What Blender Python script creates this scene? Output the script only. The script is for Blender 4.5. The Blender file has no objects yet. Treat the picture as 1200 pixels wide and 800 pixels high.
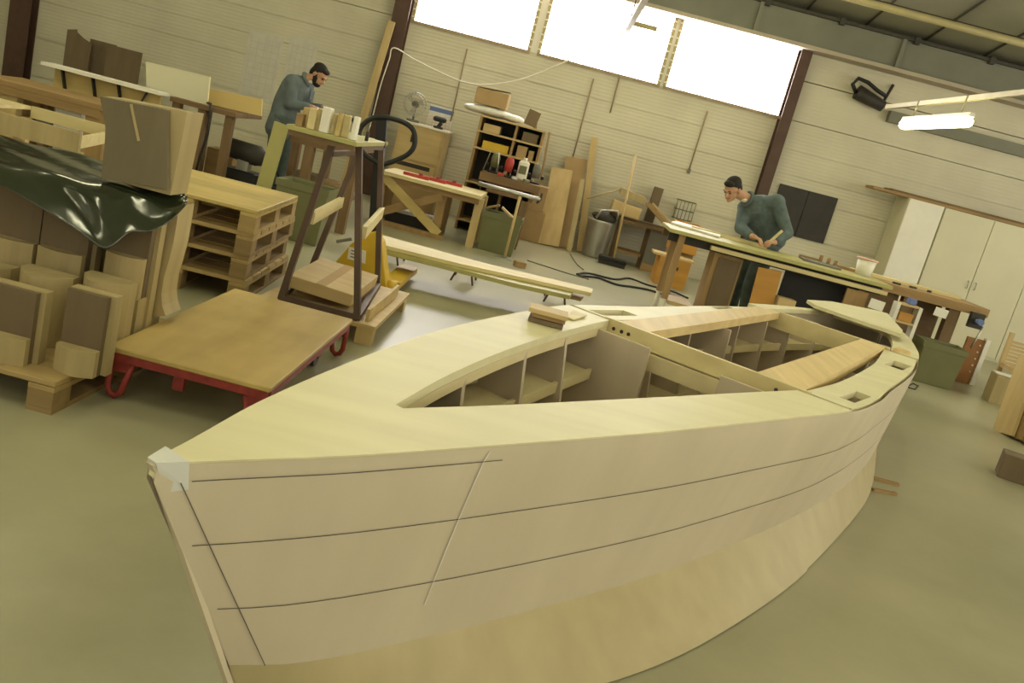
import bpy, bmesh, math, random
from mathutils import Vector, Matrix
random.seed(7)
SC = bpy.context.scene
COL = SC.collection
R = math.radians

# ------------------------------------------------------------------ camera
CH, CF, CP, CR = 1.42, 1050.0, R(13.02), R(14.68)
_fw = Vector((0, math.cos(CP), -math.sin(CP)))
_u0 = Vector((0, math.sin(CP), math.cos(CP)))
_r0 = Vector((1, 0, 0))
_rt = _r0 * math.cos(CR) + _u0 * math.sin(CR)
_up = _u0 * math.cos(CR) - _r0 * math.sin(CR)
CAMP = Vector((0, 0, CH))


def W(px, py, Y=None, z=None):
    """measured picture point on the vertical plane y=Y or on the level z"""
    d = _rt * (px - 600) - _up * (py - 400) + _fw * CF
    t = Y / d.y if z is None else (z - CH) / d.z
    return CAMP + d * t


def make_camera():
    cd = bpy.data.cameras.new('camera')
    cd.sensor_width = 36
    cd.lens = CF / 1200 * 36
    cd.clip_end = 100
    o = bpy.data.objects.new('camera', cd)
    COL.objects.link(o)
    m = Matrix((_rt, _up, -_fw)).transposed().to_4x4()
    m.translation = CAMP
    o.matrix_world = m
    SC.camera = o


make_camera()

TUBE, FRONT_FILL, RIGHT_FILL, WINS = 18.0, 1.0, 3.6, 12.5
# --------------------------------------------------------------- materials
def _nt(name):
    m = bpy.data.materials.new(name)
    m.use_nodes = True
    n = m.node_tree
    b = n.nodes['Principled BSDF']
    return m, n, b


def col4(c):
    return (c[0], c[1], c[2], 1)


def plain(name, c, rough=.6, metal=0, var=.12, scale=6, bump=0, spec=.4):
    m, n, b = _nt(name)
    b.inputs['Roughness'].default_value = rough
    b.inputs['Metallic'].default_value = metal
    b.inputs['Specular IOR Level'].default_value = spec
    tc = n.nodes.new('ShaderNodeTexCoord')
    nz = n.nodes.new('ShaderNodeTexNoise')
    nz.inputs['Scale'].default_value = scale
    nz.inputs['Detail'].default_value = 4
    rp = n.nodes.new('ShaderNodeValToRGB')
    rp.color_ramp.elements[0].position = .3
    rp.color_ramp.elements[1].position = .7
    rp.color_ramp.elements[0].color = col4([x * (1 - var) for x in c])
    rp.color_ramp.elements[1].color = col4([min(1, x * (1 + var)) for x in c])
    n.links.new(tc.outputs['Object'], nz.inputs['Vector'])
    n.links.new(nz.outputs['Fac'], rp.inputs['Fac'])
    n.links.new(rp.outputs['Color'], b.inputs['Base Color'])
    if bump:
        bp = n.nodes.new('ShaderNodeBump')
        bp.inputs['Strength'].default_value = bump
        bp.inputs['Distance'].default_value = .01
        n.links.new(nz.outputs['Fac'], bp.inputs['Height'])
        n.links.new(bp.outputs['Normal'], b.inputs['Normal'])
    return m


def wood(name, c, axis='x', var=.16, rough=.6, fine=26, blotch=.10, knots=False):
    m, n, b = _nt(name)
    b.inputs['Roughness'].default_value = rough
    b.inputs['Specular IOR Level'].default_value = .3
    tc = n.nodes.new('ShaderNodeTexCoord')
    mp = n.nodes.new('ShaderNodeMapping')
    s = {'x': (1.2, fine, fine), 'y': (fine, 1.2, fine), 'z': (fine, fine, 1.2)}[axis]
    mp.inputs['Scale'].default_value = s
    nz = n.nodes.new('ShaderNodeTexNoise')
    nz.inputs['Scale'].default_value = 1.0
    nz.inputs['Detail'].default_value = 5
    nz2 = n.nodes.new('ShaderNodeTexNoise')
    nz2.inputs['Scale'].default_value = 2.5
    nz2.inputs['Detail'].default_value = 3
    rp = n.nodes.new('ShaderNodeValToRGB')
    rp.color_ramp.elements[0].position = .32
    rp.color_ramp.elements[1].position = .68
    rp.color_ramp.elements[0].color = col4([c[0] * (1 - var), c[1] * (1 - var * 1.15), c[2] * (1 - var * 1.4)])
    rp.color_ramp.elements[1].color = col4([min(1, x * (1 + var * .7)) for x in c])
    rp2 = n.nodes.new('ShaderNodeValToRGB')
    rp2.color_ramp.elements[0].position = .3
    rp2.color_ramp.elements[1].position = .7
    rp2.color_ramp.elements[0].color = col4([1 - blotch] * 3)
    rp2.color_ramp.elements[1].color = col4([1] * 3)
    mx = n.nodes.new('ShaderNodeMix')
    mx.data_type = 'RGBA'
    mx.blend_type = 'MULTIPLY'
    mx.inputs[0].default_value = 1
    n.links.new(tc.outputs['Object'], mp.inputs['Vector'])
    n.links.new(mp.outputs['Vector'], nz.inputs['Vector'])
    n.links.new(tc.outputs['Object'], nz2.inputs['Vector'])
    n.links.new(nz.outputs['Fac'], rp.inputs['Fac'])
    n.links.new(nz2.outputs['Fac'], rp2.inputs['Fac'])
    n.links.new(rp.outputs['Color'], mx.inputs[6])
    n.links.new(rp2.outputs['Color'], mx.inputs[7])
    n.links.new(mx.outputs[2], b.inputs['Base Color'])
    return m


def emit(name, c, s):
    m, n, b = _nt(name)
    b.inputs['Base Color'].default_value = col4([.8] * 3)
    b.inputs['Emission Color'].default_value = col4(c)
    b.inputs['Emission Strength'].default_value = s
    return m


def wall_mat():
    m, n, b = _nt('ribbed_wall')
    b.inputs['Roughness'].default_value = .55
    b.inputs['Specular IOR Level'].default_value = .25
    tc = n.nodes.new('ShaderNodeTexCoord')
    wv = n.nodes.new('ShaderNodeTexWave')
    wv.bands_direction = 'Z'
    wv.inputs['Scale'].default_value = 6.5
    wv.inputs['Distortion'].default_value = 0
    bp = n.nodes.new('ShaderNodeBump')
    bp.inputs['Strength'].default_value = .17
    bp.inputs['Distance'].default_value = .012
    nz = n.nodes.new('ShaderNodeTexNoise')
    nz.inputs['Scale'].default_value = 1.3
    nz.inputs['Detail'].default_value = 6
    rp = n.nodes.new('ShaderNodeValToRGB')
    rp.color_ramp.elements[0].position = .3
    rp.color_ramp.elements[1].position = .75
    rp.color_ramp.elements[0].color = (.56, .52, .40, 1)
    rp.color_ramp.elements[1].color = (.66, .62, .48, 1)
    n.links.new(tc.outputs['Object'], wv.inputs['Vector'])
    n.links.new(tc.outputs['Object'], nz.inputs['Vector'])
    n.links.new(wv.outputs['Fac'], bp.inputs['Height'])
    n.links.new(bp.outputs['Normal'], b.inputs['Normal'])
    n.links.new(nz.outputs['Fac'], rp.inputs['Fac'])
    n.links.new(rp.outputs['Color'], b.inputs['Base Color'])
    return m


def floor_mat():
    m, n, b = _nt('concrete_floor')
    b.inputs['Specular IOR Level'].default_value = .32
    tc = n.nodes.new('ShaderNodeTexCoord')
    nz = n.nodes.new('ShaderNodeTexNoise')
    nz.inputs['Scale'].default_value = .9
    nz.inputs['Detail'].default_value = 8
    nz.inputs['Roughness'].default_value = .6
    rp = n.nodes.new('ShaderNodeValToRGB')
    rp.color_ramp.elements[0].position = .3
    rp.color_ramp.elements[1].position = .72
    rp.color_ramp.elements[0].color = (.280, .268, .172, 1)
    rp.color_ramp.elements[1].color = (.41, .385, .26, 1)
    r2 = n.nodes.new('ShaderNodeMapRange')
    r2.inputs['To Min'].default_value = .24
    r2.inputs['To Max'].default_value = .40
    n.links.new(tc.outputs['Object'], nz.inputs['Vector'])
    n.links.new(nz.outputs['Fac'], rp.inputs['Fac'])
    n.links.new(nz.outputs['Fac'], r2.inputs['Value'])
    n.links.new(r2.outputs['Result'], b.inputs['Roughness'])
    n.links.new(rp.outputs['Color'], b.inputs['Base Color'])
    return m


M = dict(
    wall=wall_mat(), floor=floor_mat(),
    hull=wood('birch_hull_side', (.545, .475, .36), 'z', .05, .55, 7, .06),
    hullbase=wood('poplar_hull_base', (.40, .335, .185), 'z', .06, .5, 9, .06),
    deck=wood('pine_deck', (.68, .63, .405), 'x', .05, .5, 12, .05),
    plank=wood('tan_plank', (.66, .50, .24), 'y', .12, .55, 18, .06),
    inner=wood('plywood_inner', (.52, .44, .33), 'z', .06, .6, 10, .06),
    shelfw=wood('plywood_shelf', (.64, .55, .33), 'y', .07, .55, 12, .06),
    pencil=plain('pencil_mark', (.09, .08, .07), .8, 0, 0),
    primer=plain('pale_primer', (.60, .60, .58), .6, 0, .05),
    mdf=wood('brown_board_face', (.17, .125, .075), 'z', .10, .7, 10, .12),
    edge=wood('pale_ply_edge', (.42, .335, .175), 'z', .10, .6, 14, .06),
    ply=wood('amber_plywood', (.60, .46, .18), 'x', .14, .5, 9, .22),
    pallet=wood('pallet_board', (.44, .32, .145), 'x', .16, .7, 14, .15),
    palletd=wood('pallet_block', (.30, .21, .10), 'x', .16, .75, 14, .15),
    pine=wood('pale_pine', (.66, .56, .30), 'x', .10, .55, 12, .08),
    piney=wood('pale_pine_deep', (.66, .56, .30), 'y', .10, .55, 12, .08),
    bench=wood('dark_bench_wood', (.20, .125, .062), 'x', .2, .6, 12, .2),
    benchz=wood('dark_bench_leg', (.22, .14, .07), 'z', .2, .6, 12, .2),
    mid=wood('mid_brown_wood', (.36, .235, .105), 'x', .18, .6, 12, .15),
    midz=wood('mid_brown_upright', (.36, .235, .105), 'z', .18, .6, 12, .15),
    tanz=wood('tan_upright', (.55, .41, .20), 'z', .12, .6, 10, .08),
    tan=wood('tan_board', (.55, .41, .20), 'x', .12, .6, 10, .08),
    card=plain('cardboard', (.40, .27, .13), .8, 0, .08),
    green=plain('olive_plastic', (.155, .155, .07), .45, 0, .06),
    greentop=plain('olive_bench_board', (.40, .37, .14), .5, 0, .08),
    red=plain('worn_red_paint', (.26, .035, .03), .5, .1, .25, 20),
    redb=plain('bright_red', (.42, .05, .04), .5, 0, .1),
    yellow=plain('yellow_paint', (.60, .39, .03), .45, 0, .10, 5),
    yellowc=plain('cream_conduit', (.42, .36, .18), .5, 0, .08),
    black=plain('black_rubber', (.012, .012, .012), .45, 0, .1),
    dark=plain('charcoal_panel', (.035, .03, .025), .6, 0, .15),
    void=plain('near_black_panel', (.010, .010, .010), .7, 0, .1),
    steel=plain('steel', (.45, .44, .40), .35, .8, .08),
    steeld=plain('brown_steel', (.115, .075, .055), .5, .2, .15),
    column=plain('oxide_red_steel', (.085, .045, .032), .55, .1, .15),
    white=plain('white_paint', (.78, .75, .66), .5, 0, .04),
    cream=plain('cream_board', (.62, .59, .43), .5, 0, .04, 2),
    winframe=plain('window_rail', (.34, .26, .16), .5, 0, .1),
    gray=plain('gray_beam_paint', (.19, .19, .145), .6, 0, .08, 3),
    flange=plain('pale_flange', (.42, .36, .27), .6, 0, .06, 3),
    ceil=plain('ceiling_sheet', (.26, .25, .18), .7, 0, .08, 2),
    ceild=plain('ceiling_joint', (.05, .045, .035), .7, 0, .05),
    jacket=plain('teal_work_jacket', (.092, .122, .124), .85, 0, .22, 14, .3),
    jacket2=plain('gray_blue_work_coat', (.115, .140, .145), .85, 0, .15, 12, .3),
    trousers=plain('teal_work_trousers', (.075, .100, .094), .9, 0, .2, 12, .3),
    skin=plain('skin', (.44, .245, .150), .5, 0, .06, 10),
    hair=plain('dark_hair', (.014, .010, .008), .85, 0, .3, 60, .4),
    shirt=plain('pale_undershirt', (.60, .58, .50), .8, 0, .04),
    eye=plain('eye', (.02, .015, .012), .25, 0, 0),
    lip=plain('lip', (.30, .13, .10), .5, 0, .05),
    paper=plain('drawing_paper', (.60, .57, .50), .8, 0, .06, 9),
    ink=plain('faded_ink', (.50, .475, .42), .8, 0, .05),
    blue=plain('calendar_blue', (.12, .17, .38), .6, 0, .1),
    pink=plain('pink_rim', (.66, .42, .34), .5, 0, .05),
    grayb=plain('gray_slate', (.16, .15, .12), .6, 0, .1),
    bag=plain('white_bag', (.70, .68, .62), .4, 0, .06, 12, .5),
    tube=emit('fluorescent_diffuser', (1, .955, .60), TUBE),
    front_fill=emit('added_front_pane', (1, .97, .86), FRONT_FILL), side_fill=emit('added_side_pane', (1, .95, .80), RIGHT_FILL),  # glow of the added panes out of view, for fill
    window=emit('daylight_pane', (1, .96, .95), WINS),
)


def sheet_mat():
    m, n, b = _nt('dark_green_film')
    b.inputs['Base Color'].default_value = (.018, .024, .012, 1)
    b.inputs['Roughness'].default_value = .16
    b.inputs['Specular IOR Level'].default_value = .9
    tc = n.nodes.new('ShaderNodeTexCoord')
    nz = n.nodes.new('ShaderNodeTexNoise')
    nz.inputs['Scale'].default_value = 4.5
    nz.inputs['Detail'].default_value = 2
    bp = n.nodes.new('ShaderNodeBump')
    bp.inputs['Strength'].default_value = .35
    bp.inputs['Distance'].default_value = .03
    n.links.new(tc.outputs['Object'], nz.inputs['Vector'])
    n.links.new(nz.outputs['Fac'], bp.inputs['Height'])
    n.links.new(bp.outputs['Normal'], b.inputs['Normal'])
    return m


M['film'] = sheet_mat()

# ----------------------------------------------------------------- builders
ORIG = {}


def tag(o, label=None, cat=None, group=None, kind=None):
    if label: o['label'] = label
    if cat: o['category'] = cat
    if group: o['group'] = group
    if kind: o['kind'] = kind
    return o


def empty(name, loc, label=None, cat=None, group=None):
    o = bpy.data.objects.new(name, None)
    o.empty_display_size = .1
    COL.objects.link(o)
    o.location = loc
    ORIG[o.name] = Vector(loc)
    return tag(o, label, cat, group)


class MB:
    """collects shapes given in world coordinates; build() links them as one object"""

    def __init__(s):
        s.bm = bmesh.new()

    def box(s, x0, x1, y0, y1, z0, z1, mi=0):
        vs = [s.bm.verts.new((x, y, z)) for x in (x0, x1) for y in (y0, y1) for z in (z0, z1)]
        for f in ((0, 1, 3, 2), (4, 6, 7, 5), (0, 4, 5, 1), (2, 3, 7, 6), (0, 2, 6, 4), (1, 5, 7, 3)):
            q = s.bm.faces.new([vs[i] for i in f]); q.material_index = mi
        return s

    def rbox(s, c, size, rot=None, mi=0):
        """box centred at c, rotated by a matrix or a yaw angle"""
        if rot is None: rot = Matrix.Identity(3)
        elif not isinstance(rot, Matrix): rot = Matrix.Rotation(rot, 3, 'Z')
        c = Vector(c)
        vs = []
        for x in (-.5, .5):
            for y in (-.5, .5):
                for z in (-.5, .5):
                    vs.append(s.bm.verts.new(c + rot @ Vector((x * size[0], y * size[1], z * size[2]))))
        for f in ((0, 1, 3, 2), (4, 6, 7, 5), (0, 4, 5, 1), (2, 3, 7, 6), (0, 2, 6, 4), (1, 5, 7, 3)):
            q = s.bm.faces.new([vs[i] for i in f]); q.material_index = mi
        return s

    def bar(s, p0, p1, w, h, up=(0, 0, 1), mi=0):
        p0, p1 = Vector(p0), Vector(p1)
        d = (p1 - p0).normalized()
        u = Vector(up)
        sd = d.cross(u)
        if sd.length < 1e-4: sd = d.cross(Vector((0, 1, 0)))
        sd.normalize()
        u = sd.cross(d).normalized()
        vs = []
        for p in (p0, p1):
            for a, b in ((-1, -1), (1, -1), (1, 1), (-1, 1)):
                vs.append(s.bm.verts.new(p + sd * (a * w / 2) + u * (b * h / 2)))
        for f in ((0, 1, 2, 3), (7, 6, 5, 4), (0, 4, 5, 1), (1, 5, 6, 2), (2, 6, 7, 3), (3, 7, 4, 0)):
            q = s.bm.faces.new([vs[i] for i in f]); q.material_index = mi
        return s

    def tube(s, pts, r, n=8, mi=0, closed=False):
        pts = [Vector(p) for p in pts]
        rr = r if isinstance(r, (list, tuple)) else [r] * len(pts)
        rings = []
        ref = None
        N = len(pts)
        for i, p in enumerate(pts):
            a = pts[(i - 1) % N] if (closed or i > 0) else p
            b = pts[(i + 1) % N] if (closed or i < N - 1) else p
            d = (b - a).normalized()
            if ref is None:
                ref = d.orthogonal().normalized()
            ref = (ref - d * ref.dot(d))
            if ref.length < 1e-5: ref = d.orthogonal()
            ref.normalize()
            q = d.cross(ref)
            rings.append([s.bm.verts.new(p + (ref * math.cos(t) + q * math.sin(t)) * rr[i]) for t in [2 * math.pi * k / n for k in range(n)]])
        for i in range(N if closed else N - 1):
            A, B = rings[i], rings[(i + 1) % N]
            for k in range(n):
                f = s.bm.faces.new((A[k], A[(k + 1) % n], B[(k + 1) % n], B[k])); f.material_index = mi; f.smooth = True
        if not closed:
            for ring in (rings[0][::-1], rings[-1]):
                f = s.bm.faces.new(ring); f.material_index = mi
        return s

    def prism(s, poly, axis, a, b, mi=0, mie=None):
        """polygon (u,v) extruded: axis 'y' -> (u,*,v), 'z' -> (u,v,*), 'x' -> (*,u,v)"""
        def P(u, v, w):
            return {'y': (u, w, v), 'z': (u, v, w), 'x': (w, u, v)}[axis]
        A = [s.bm.verts.new(P(u, v, a)) for u, v in poly]
        B = [s.bm.verts.new(P(u, v, b)) for u, v in poly]
        f = s.bm.faces.new(A); f.material_index = mi
        f = s.bm.faces.new(B[::-1]); f.material_index = mi
        n = len(poly)
        for i in range(n):
            f = s.bm.faces.new((A[i], B[i], B[(i + 1) % n], A[(i + 1) % n])); f.material_index = mi if mie is None else mie
        return s

    def quad(s, a, b, c, d, mi=0):
        f = s.bm.faces.new([s.bm.verts.new(p) for p in (a, b, c, d)]); f.material_index = mi
        return s

    def slab(s, pts, th, mi=0):
        """polygon of 3-D points (any plane) given a thickness downwards along z"""
        A = [s.bm.verts.new(p) for p in pts]
        B = [s.bm.verts.new(Vector(p) - Vector((0, 0, th))) for p in pts]
        s.bm.faces.new(A).material_index = mi
        s.bm.faces.new(B[::-1]).material_index = mi
        n = len(pts)
        for i in range(n):
            s.bm.faces.new((A[i], B[i], B[(i + 1) % n], A[(i + 1) % n])).material_index = mi
        return s

    def ball(s, c, r, n=12, mi=0):
        r = r if isinstance(r, (tuple, list)) else (r, r, r)
        mt = Matrix.Translation(c) @ Matrix.Diagonal((r[0], r[1], r[2], 1))
        g = bmesh.ops.create_uvsphere(s.bm, u_segments=n, v_segments=max(6, n // 2 + 2), radius=1, matrix=mt)
        for v in g['verts']:
            for f in v.link_faces: f.smooth = True; f.material_index = mi
        return s

    def build(s, name, mat, parent=None, bevel=0, origin=None, smooth=False, extra=()):
        bm = s.bm
        bmesh.ops.recalc_face_normals(bm, faces=bm.faces[:])
        if bevel:
            es = [e for e in bm.edges if len(e.link_faces) == 2 and e.calc_face_angle(0) > .6]
            bmesh.ops.bevel(bm, geom=es, offset=bevel, segments=1, affect='EDGES', clamp_overlap=True)
        if smooth:
            for f in bm.faces: f.smooth = True
        if parent is not None:
            off = ORIG[parent.name]
        else:
            if origin is None:
                lo = [min(v.co[i] for v in bm.verts) for i in range(3)]
                hi = [max(v.co[i] for v in bm.verts) for i in range(3)]
                origin = ((lo[0] + hi[0]) / 2, (lo[1] + hi[1]) / 2, lo[2])
            off = Vector(origin)
        for v in bm.verts: v.co -= off
        me = bpy.data.meshes.new(name)
        bm.to_mesh(me); bm.free()
        me.materials.append(M[mat] if isinstance(mat, str) else mat)
        for e in extra: me.materials.append(M[e])
        o = bpy.data.objects.new(name, me)
        COL.objects.link(o)
        if parent is not None: o.parent = parent
        else: o.location = off
        ORIG[o.name] = Vector(off)
        return o


def copy_tree(o, parent=None):
    c = o.copy(); COL.objects.link(c)
    if parent is not None: c.parent = parent
    for ch in list(o.children): copy_tree(ch, c)
    return c


def smoothpts(P, k=5, closed=False):
    P = [Vector(p) for p in P]; Q = []; n = len(P)
    for i in range(n if closed else n - 1):
        g = (lambda j: P[j % n]) if closed else (lambda j: P[max(0, min(n - 1, j))])
        p0, p1, p2, p3 = g(i - 1), g(i), g(i + 1), g(i + 2)
        for q in range(k):
            t = q / k
            Q.append(.5 * ((2 * p1) + (p2 - p0) * t + (2 * p0 - 5 * p1 + 4 * p2 - p3) * t * t + (3 * p1 - p0 - 3 * p2 + p3) * t**3))
    if not closed: Q.append(P[-1])
    return Q


def struct(mb, name, mat, **k):
    o = mb.build(name, mat, **k)
    o['kind'] = 'structure'
    return o


def F(a, b, Y):
    p, q = W(a[0], a[1], Y), W(b[0], b[1], Y)
    return p.x, q.x, p.z, q.z


def arc(cx, cy, r, a0, a1, n):
    return [(cx + r * math.cos(R(a0 + (a1 - a0) * i / n)), cy + r * math.sin(R(a0 + (a1 - a0) * i / n))) for i in range(n + 1)]


def blob(name, shapes, mat, parent, voxel=.012, smooth=4):
    """one continuous skin grown over tapered limbs: shapes are (p0,p1,r0,r1) or ('e',centre,radii,rot)"""
    bm = bmesh.new()
    for s in shapes:
        if s[0] == 'e':
            rot = s[3] if len(s) > 3 else Matrix.Identity(3)
            mt = Matrix.Translation(s[1]) @ rot.to_4x4() @ Matrix.Diagonal((*s[2], 1))
            bmesh.ops.create_uvsphere(bm, u_segments=20, v_segments=12, radius=1, matrix=mt)
        else:
            p0, p1, r0, r1 = Vector(s[0]), Vector(s[1]), s[2], s[3]
            d = p1 - p0
            L = d.length
            q = Vector((0, 0, 1)).rotation_difference(d.normalized()).to_matrix() if L > 1e-6 else Matrix.Identity(3)
            ref = q @ Vector((1, 0, 0)); qq = q @ Vector((0, 1, 0)); dn = q @ Vector((0, 0, 1))
            n = 14
            rings = []
            prof = [(-r0 * math.cos(t), r0 * math.sin(t)) for t in (R(15), R(45), R(75))] + \
                   [(L * k / 4, r0 + (r1 - r0) * k / 4) for k in range(5)] + \
                   [(L + r1 * math.cos(t), r1 * math.sin(t)) for t in (R(75), R(45), R(15))]
            for h, rad in prof:
                rings.append([bm.verts.new(p0 + dn * h + (ref * math.cos(2 * math.pi * k / n) + qq * math.sin(2 * math.pi * k / n)) * rad) for k in range(n)])
            for A, B in zip(rings, rings[1:]):
                for k in range(n): bm.faces.new((A[k], A[(k + 1) % n], B[(k + 1) % n], B[k]))
            bm.faces.new(rings[0][::-1]); bm.faces.new(rings[-1])
    bmesh.ops.recalc_face_normals(bm, faces=bm.faces[:])
    off = ORIG[parent.name]
    for v in bm.verts: v.co -= off
    me = bpy.data.meshes.new(name + '_draft'); bm.to_mesh(me); bm.free()
    t = bpy.data.objects.new(name + '_draft', me); COL.objects.link(t)
    r = t.modifiers.new('r', 'REMESH'); r.mode = 'VOXEL'; r.voxel_size = voxel
    if smooth:
        sm = t.modifiers.new('s', 'SMOOTH'); sm.iterations = smooth; sm.factor = .5
    dg = bpy.context.evaluated_depsgraph_get(); dg.update()
    nm = bpy.data.meshes.new_from_object(t.evaluated_get(dg))
    bpy.data.objects.remove(t); bpy.data.meshes.remove(me)
    nm.materials.clear(); nm.materials.append(M[mat])
    for p in nm.polygons: p.use_smooth = True
    o = bpy.data.objects.new(name, nm); COL.objects.link(o); o.parent = parent
    ORIG[o.name] = off
    return o

# --------------------------------------------------------------------- room
YW = 13.0
struct(MB().box(-10, 10, -4, YW + .3, -.12, 0), 'floor', 'floor', origin=(0, 0, 0))
SILL, HEAD = 2.47, 3.38
WIN = [(-2.46, -.80), (-.655, 1.06), (1.15, 2.80)]
m = MB()
joints = [0, .42, .95, 1.46, 1.75, 2.08, SILL]
for a, b in zip(joints, joints[1:]):
    m.box(-10, 10, YW, YW + .2, a + (.006 if a else 0), b - .006)
m.box(-10, 10, YW + .02, YW + .2, 0, SILL)
m.box(-10, WIN[0][0] - .05, YW, YW + .2, SILL + .006, 2.95)
m.box(-10, WIN[0][0] - .05, YW, YW + .2, 2.962, 4.0)
m.box(WIN[2][1] + .03, 10, YW, YW + .2, SILL + .006, 3.0)
m.box(WIN[2][1] + .03, 10, YW, YW + .2, 3.012, 4.0)
m.box(WIN[0][0] - .05, WIN[2][1] + .03, YW, YW + .2, HEAD, 4.0)
struct(m, 'wall_back', 'wall', origin=(0, YW, 0))
struct(MB().box(-10.2, -10, -4, YW + .2, 0, 7.4), 'wall_left', 'wall', origin=(-10, 5, 0))
struct(MB().box(10, 10.2, -4, YW + .2, 0, 7.4), 'wall_right', 'wall', origin=(10, 5, 0))
struct(MB().box(-10.2, 10.2, -4.2, -4, 0, 7.4), 'wall_front', 'wall', origin=(0, -4, 0))
for i, (a, b) in enumerate(WIN):
    w = MB()
    w.box(a, b, YW + .05, YW + .07, SILL, HEAD)
    o = struct(w, 'window_%d' % (i + 1), 'window')
    f = MB()
    f.box(a - .02, b + .02, YW - .03, YW + .05, SILL - .03, SILL + .012)
    f.build('bottom_rail', 'winframe', o)
    f = MB()
    for x in (a, b):
        f.box(x - .022, x + .022, YW - .01, YW + .05, SILL, HEAD)
    f.build('jamb', 'yellowc', o)
    f = MB()
    for k in range(9):
        for x in (a, b): f.box(x - .028, x + .028, YW - .02, YW - .01, SILL + .05 + k * .1, SILL + .07 + k * .1)
    f.build('hinge_plate', 'white', o)
m = MB()
for a, b in ((WIN[0][0] - .05, WIN[0][0]), (WIN[0][1], WIN[1][0]), (WIN[1][1], WIN[2][0]), (WIN[2][1], WIN[2][1] + .03)):
    m.box(a, b, YW + .01, YW + .2, SILL, HEAD)
struct(m, 'trim_1', 'white')
# unseen glowing panes added behind and beside the camera as fill light
def fill_window(n, box, frame, mt='front_fill'):
    o = struct(MB().box(*box), 'window_%d' % n, mt)  # added fill pane, numbered on from the seen windows
    MB().box(*frame).build('fill_sill', 'white', o)
n = 4
for k in range(5):
    a = -8.6 + k * 3.5
    fill_window(n, (a, a + 3.1, -3.998, -3.985, 1.3, 3.6), (a - .05, a + 3.15, -3.998, -3.93, 1.24, 1.295)); n += 1
for k in range(4):
    a = -3.4 + k * 3.7
    fill_window(n, (9.985, 9.998, a, a + 3.3, 1.3, 3.6), (9.93, 9.998, a - .05, a + 3.35, 1.24, 1.295), 'side_fill'); n += 1
# steel columns with flanges
for i, (px, wd, x2) in enumerate((((24, 45), .30, 0), ((462, 60), .22, 0), ((921, 135), .15, 0))):
    c = W(px[0], px[1], YW - .1)
    m = MB()
    m.box(c.x - wd / 2, c.x + wd / 2, YW - .2, YW - .18, 0, 3.42)
    m.box(c.x - .012, c.x + .012, YW - .18, YW - .02, 0, 3.42)
    m.box(c.x - wd / 2, c.x + wd / 2, YW - .02, YW - .001, 0, 3.42)
    struct(m, 'column_%d' % (i + 1), 'column')
# near-black panel painted in for the darkness of an opening past the last column
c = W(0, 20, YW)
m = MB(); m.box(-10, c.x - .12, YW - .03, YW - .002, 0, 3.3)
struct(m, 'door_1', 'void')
# eaves beam: web with pale lower flange
m = MB()
m.box(-10, 10, YW - .25, YW - .005, HEAD + .045, 3.80)
struct(m, 'trim_2', 'gray')
m = MB()
m.box(-10, 10, YW - .33, YW - .004, HEAD - .005, HEAD + .045)
struct(m, 'trim_3', 'flange')
m = MB()
m.box(-10, 10, YW - .31, YW - .251, 3.80, 3.84)
for k in range(12):
    m.box(-3 + k * 1.02, -2.93 + k * 1.02, YW - .33, YW - .25, 3.77, 3.86)
struct(m, 'trim_4', 'ceild')
# stiffeners on the beam
m = MB()
for x in (2.05, 4.0, 5.9, .1): m.box(x, x + .05, YW - .3, YW - .251, HEAD + .05, 3.8)
struct(m, 'trim_5', 'gray')
# pitched roof sheets with dark joints
def roofz(y): return 3.86 + .2 * (YW - y)
m = MB()
def roofslab(x0, x1, y0, y1, th, dz, mi=0):
    vs = [(x0, y0), (x1, y0), (x1, y1), (x0, y1)]
    m.slab([(x, y, roofz(y) + dz + th) for x, y in vs], th, mi)
roofslab(-10.2, 10.2, -4.2, YW + .2, .1, .02)
for k in range(16):
    y = YW - .85 - k * 1.05
    roofslab(-10, 10, y - .02, y + .02, .03, 0, 1)
for k in range(24):
    x = -9.6 + k * .82
    roofslab(x - .012, x + .012, -4, YW, .03, .002, 1)
struct(m, 'ceiling', 'ceil', extra=('ceild',))
# cream conduit running along the roof and one running toward the hall
m = MB()
a, b = W(1020, 0, 11.4), W(1200, 55, 11.4)
z = (a.z + b.z) / 2
m.tube([(-4, 11.4, z), (9.5, 11.4, z)], .045, 8)
struct(m, 'trim_6', 'yellowc')
# grey trunking low on the wall
a = W(1042, 128, YW)
m = MB(); m.box(a.x, 9.5, YW - .12, YW - .003, a.z - .17, a.z - .02)
struct(m, 'trim_7', 'gray')

# ----------------------------------------------------------------- lamps
a, b = W(1055, 147, z=2.5), W(1142, 143, z=2.5)
def lamp(x, y0, y1, z, label, first=False, top=None):
    hw = .05 if first else .075
    L = empty('fluorescent_lamp', (x, (y0 + y1) / 2, z), label, 'lamp', None if first else 'unseen fluorescent fill lamps over the hall')
    h = MB(); h.prism([(x - .022, z + .09), (x + .022, z + .09), (x + .03, z + .052), (x - .03, z + .052)], 'y', y0, y1)
    h.build('housing', 'white', L)
    d = MB(); d.box(x - hw, x + hw, y0 + .02, y1 - .02, z - .04, z + .0515)
    d.build('diffuser', 'tube', L, bevel=.025)
    for y in (y0 + .25, y1 - .25): MB().tube([(x, y, z + .0905), (x, y, top or roofz(y) + .03)], .008, 6).build('hanger', 'yellowc', L)
    return L
RAIL = W(1040, 124, z=3.0)
lamp(a.x, b.y + .1, a.y - .05, 2.5, 'lit white fluorescent lamp hanging from a cream rail near the eaves beam', True, 2.76)
m = MB()
e = W(1040, 124, z=2.8); f2 = W(1200, 105, z=2.8)
m.box(e.x - .02, e.x + .02, 3.2, e.y, 2.76, 2.81)
o = m.build('conduit_rail', 'yellowc')
tag(o, 'long cream rail carrying the lit fluorescent lamp', 'rail')
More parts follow.
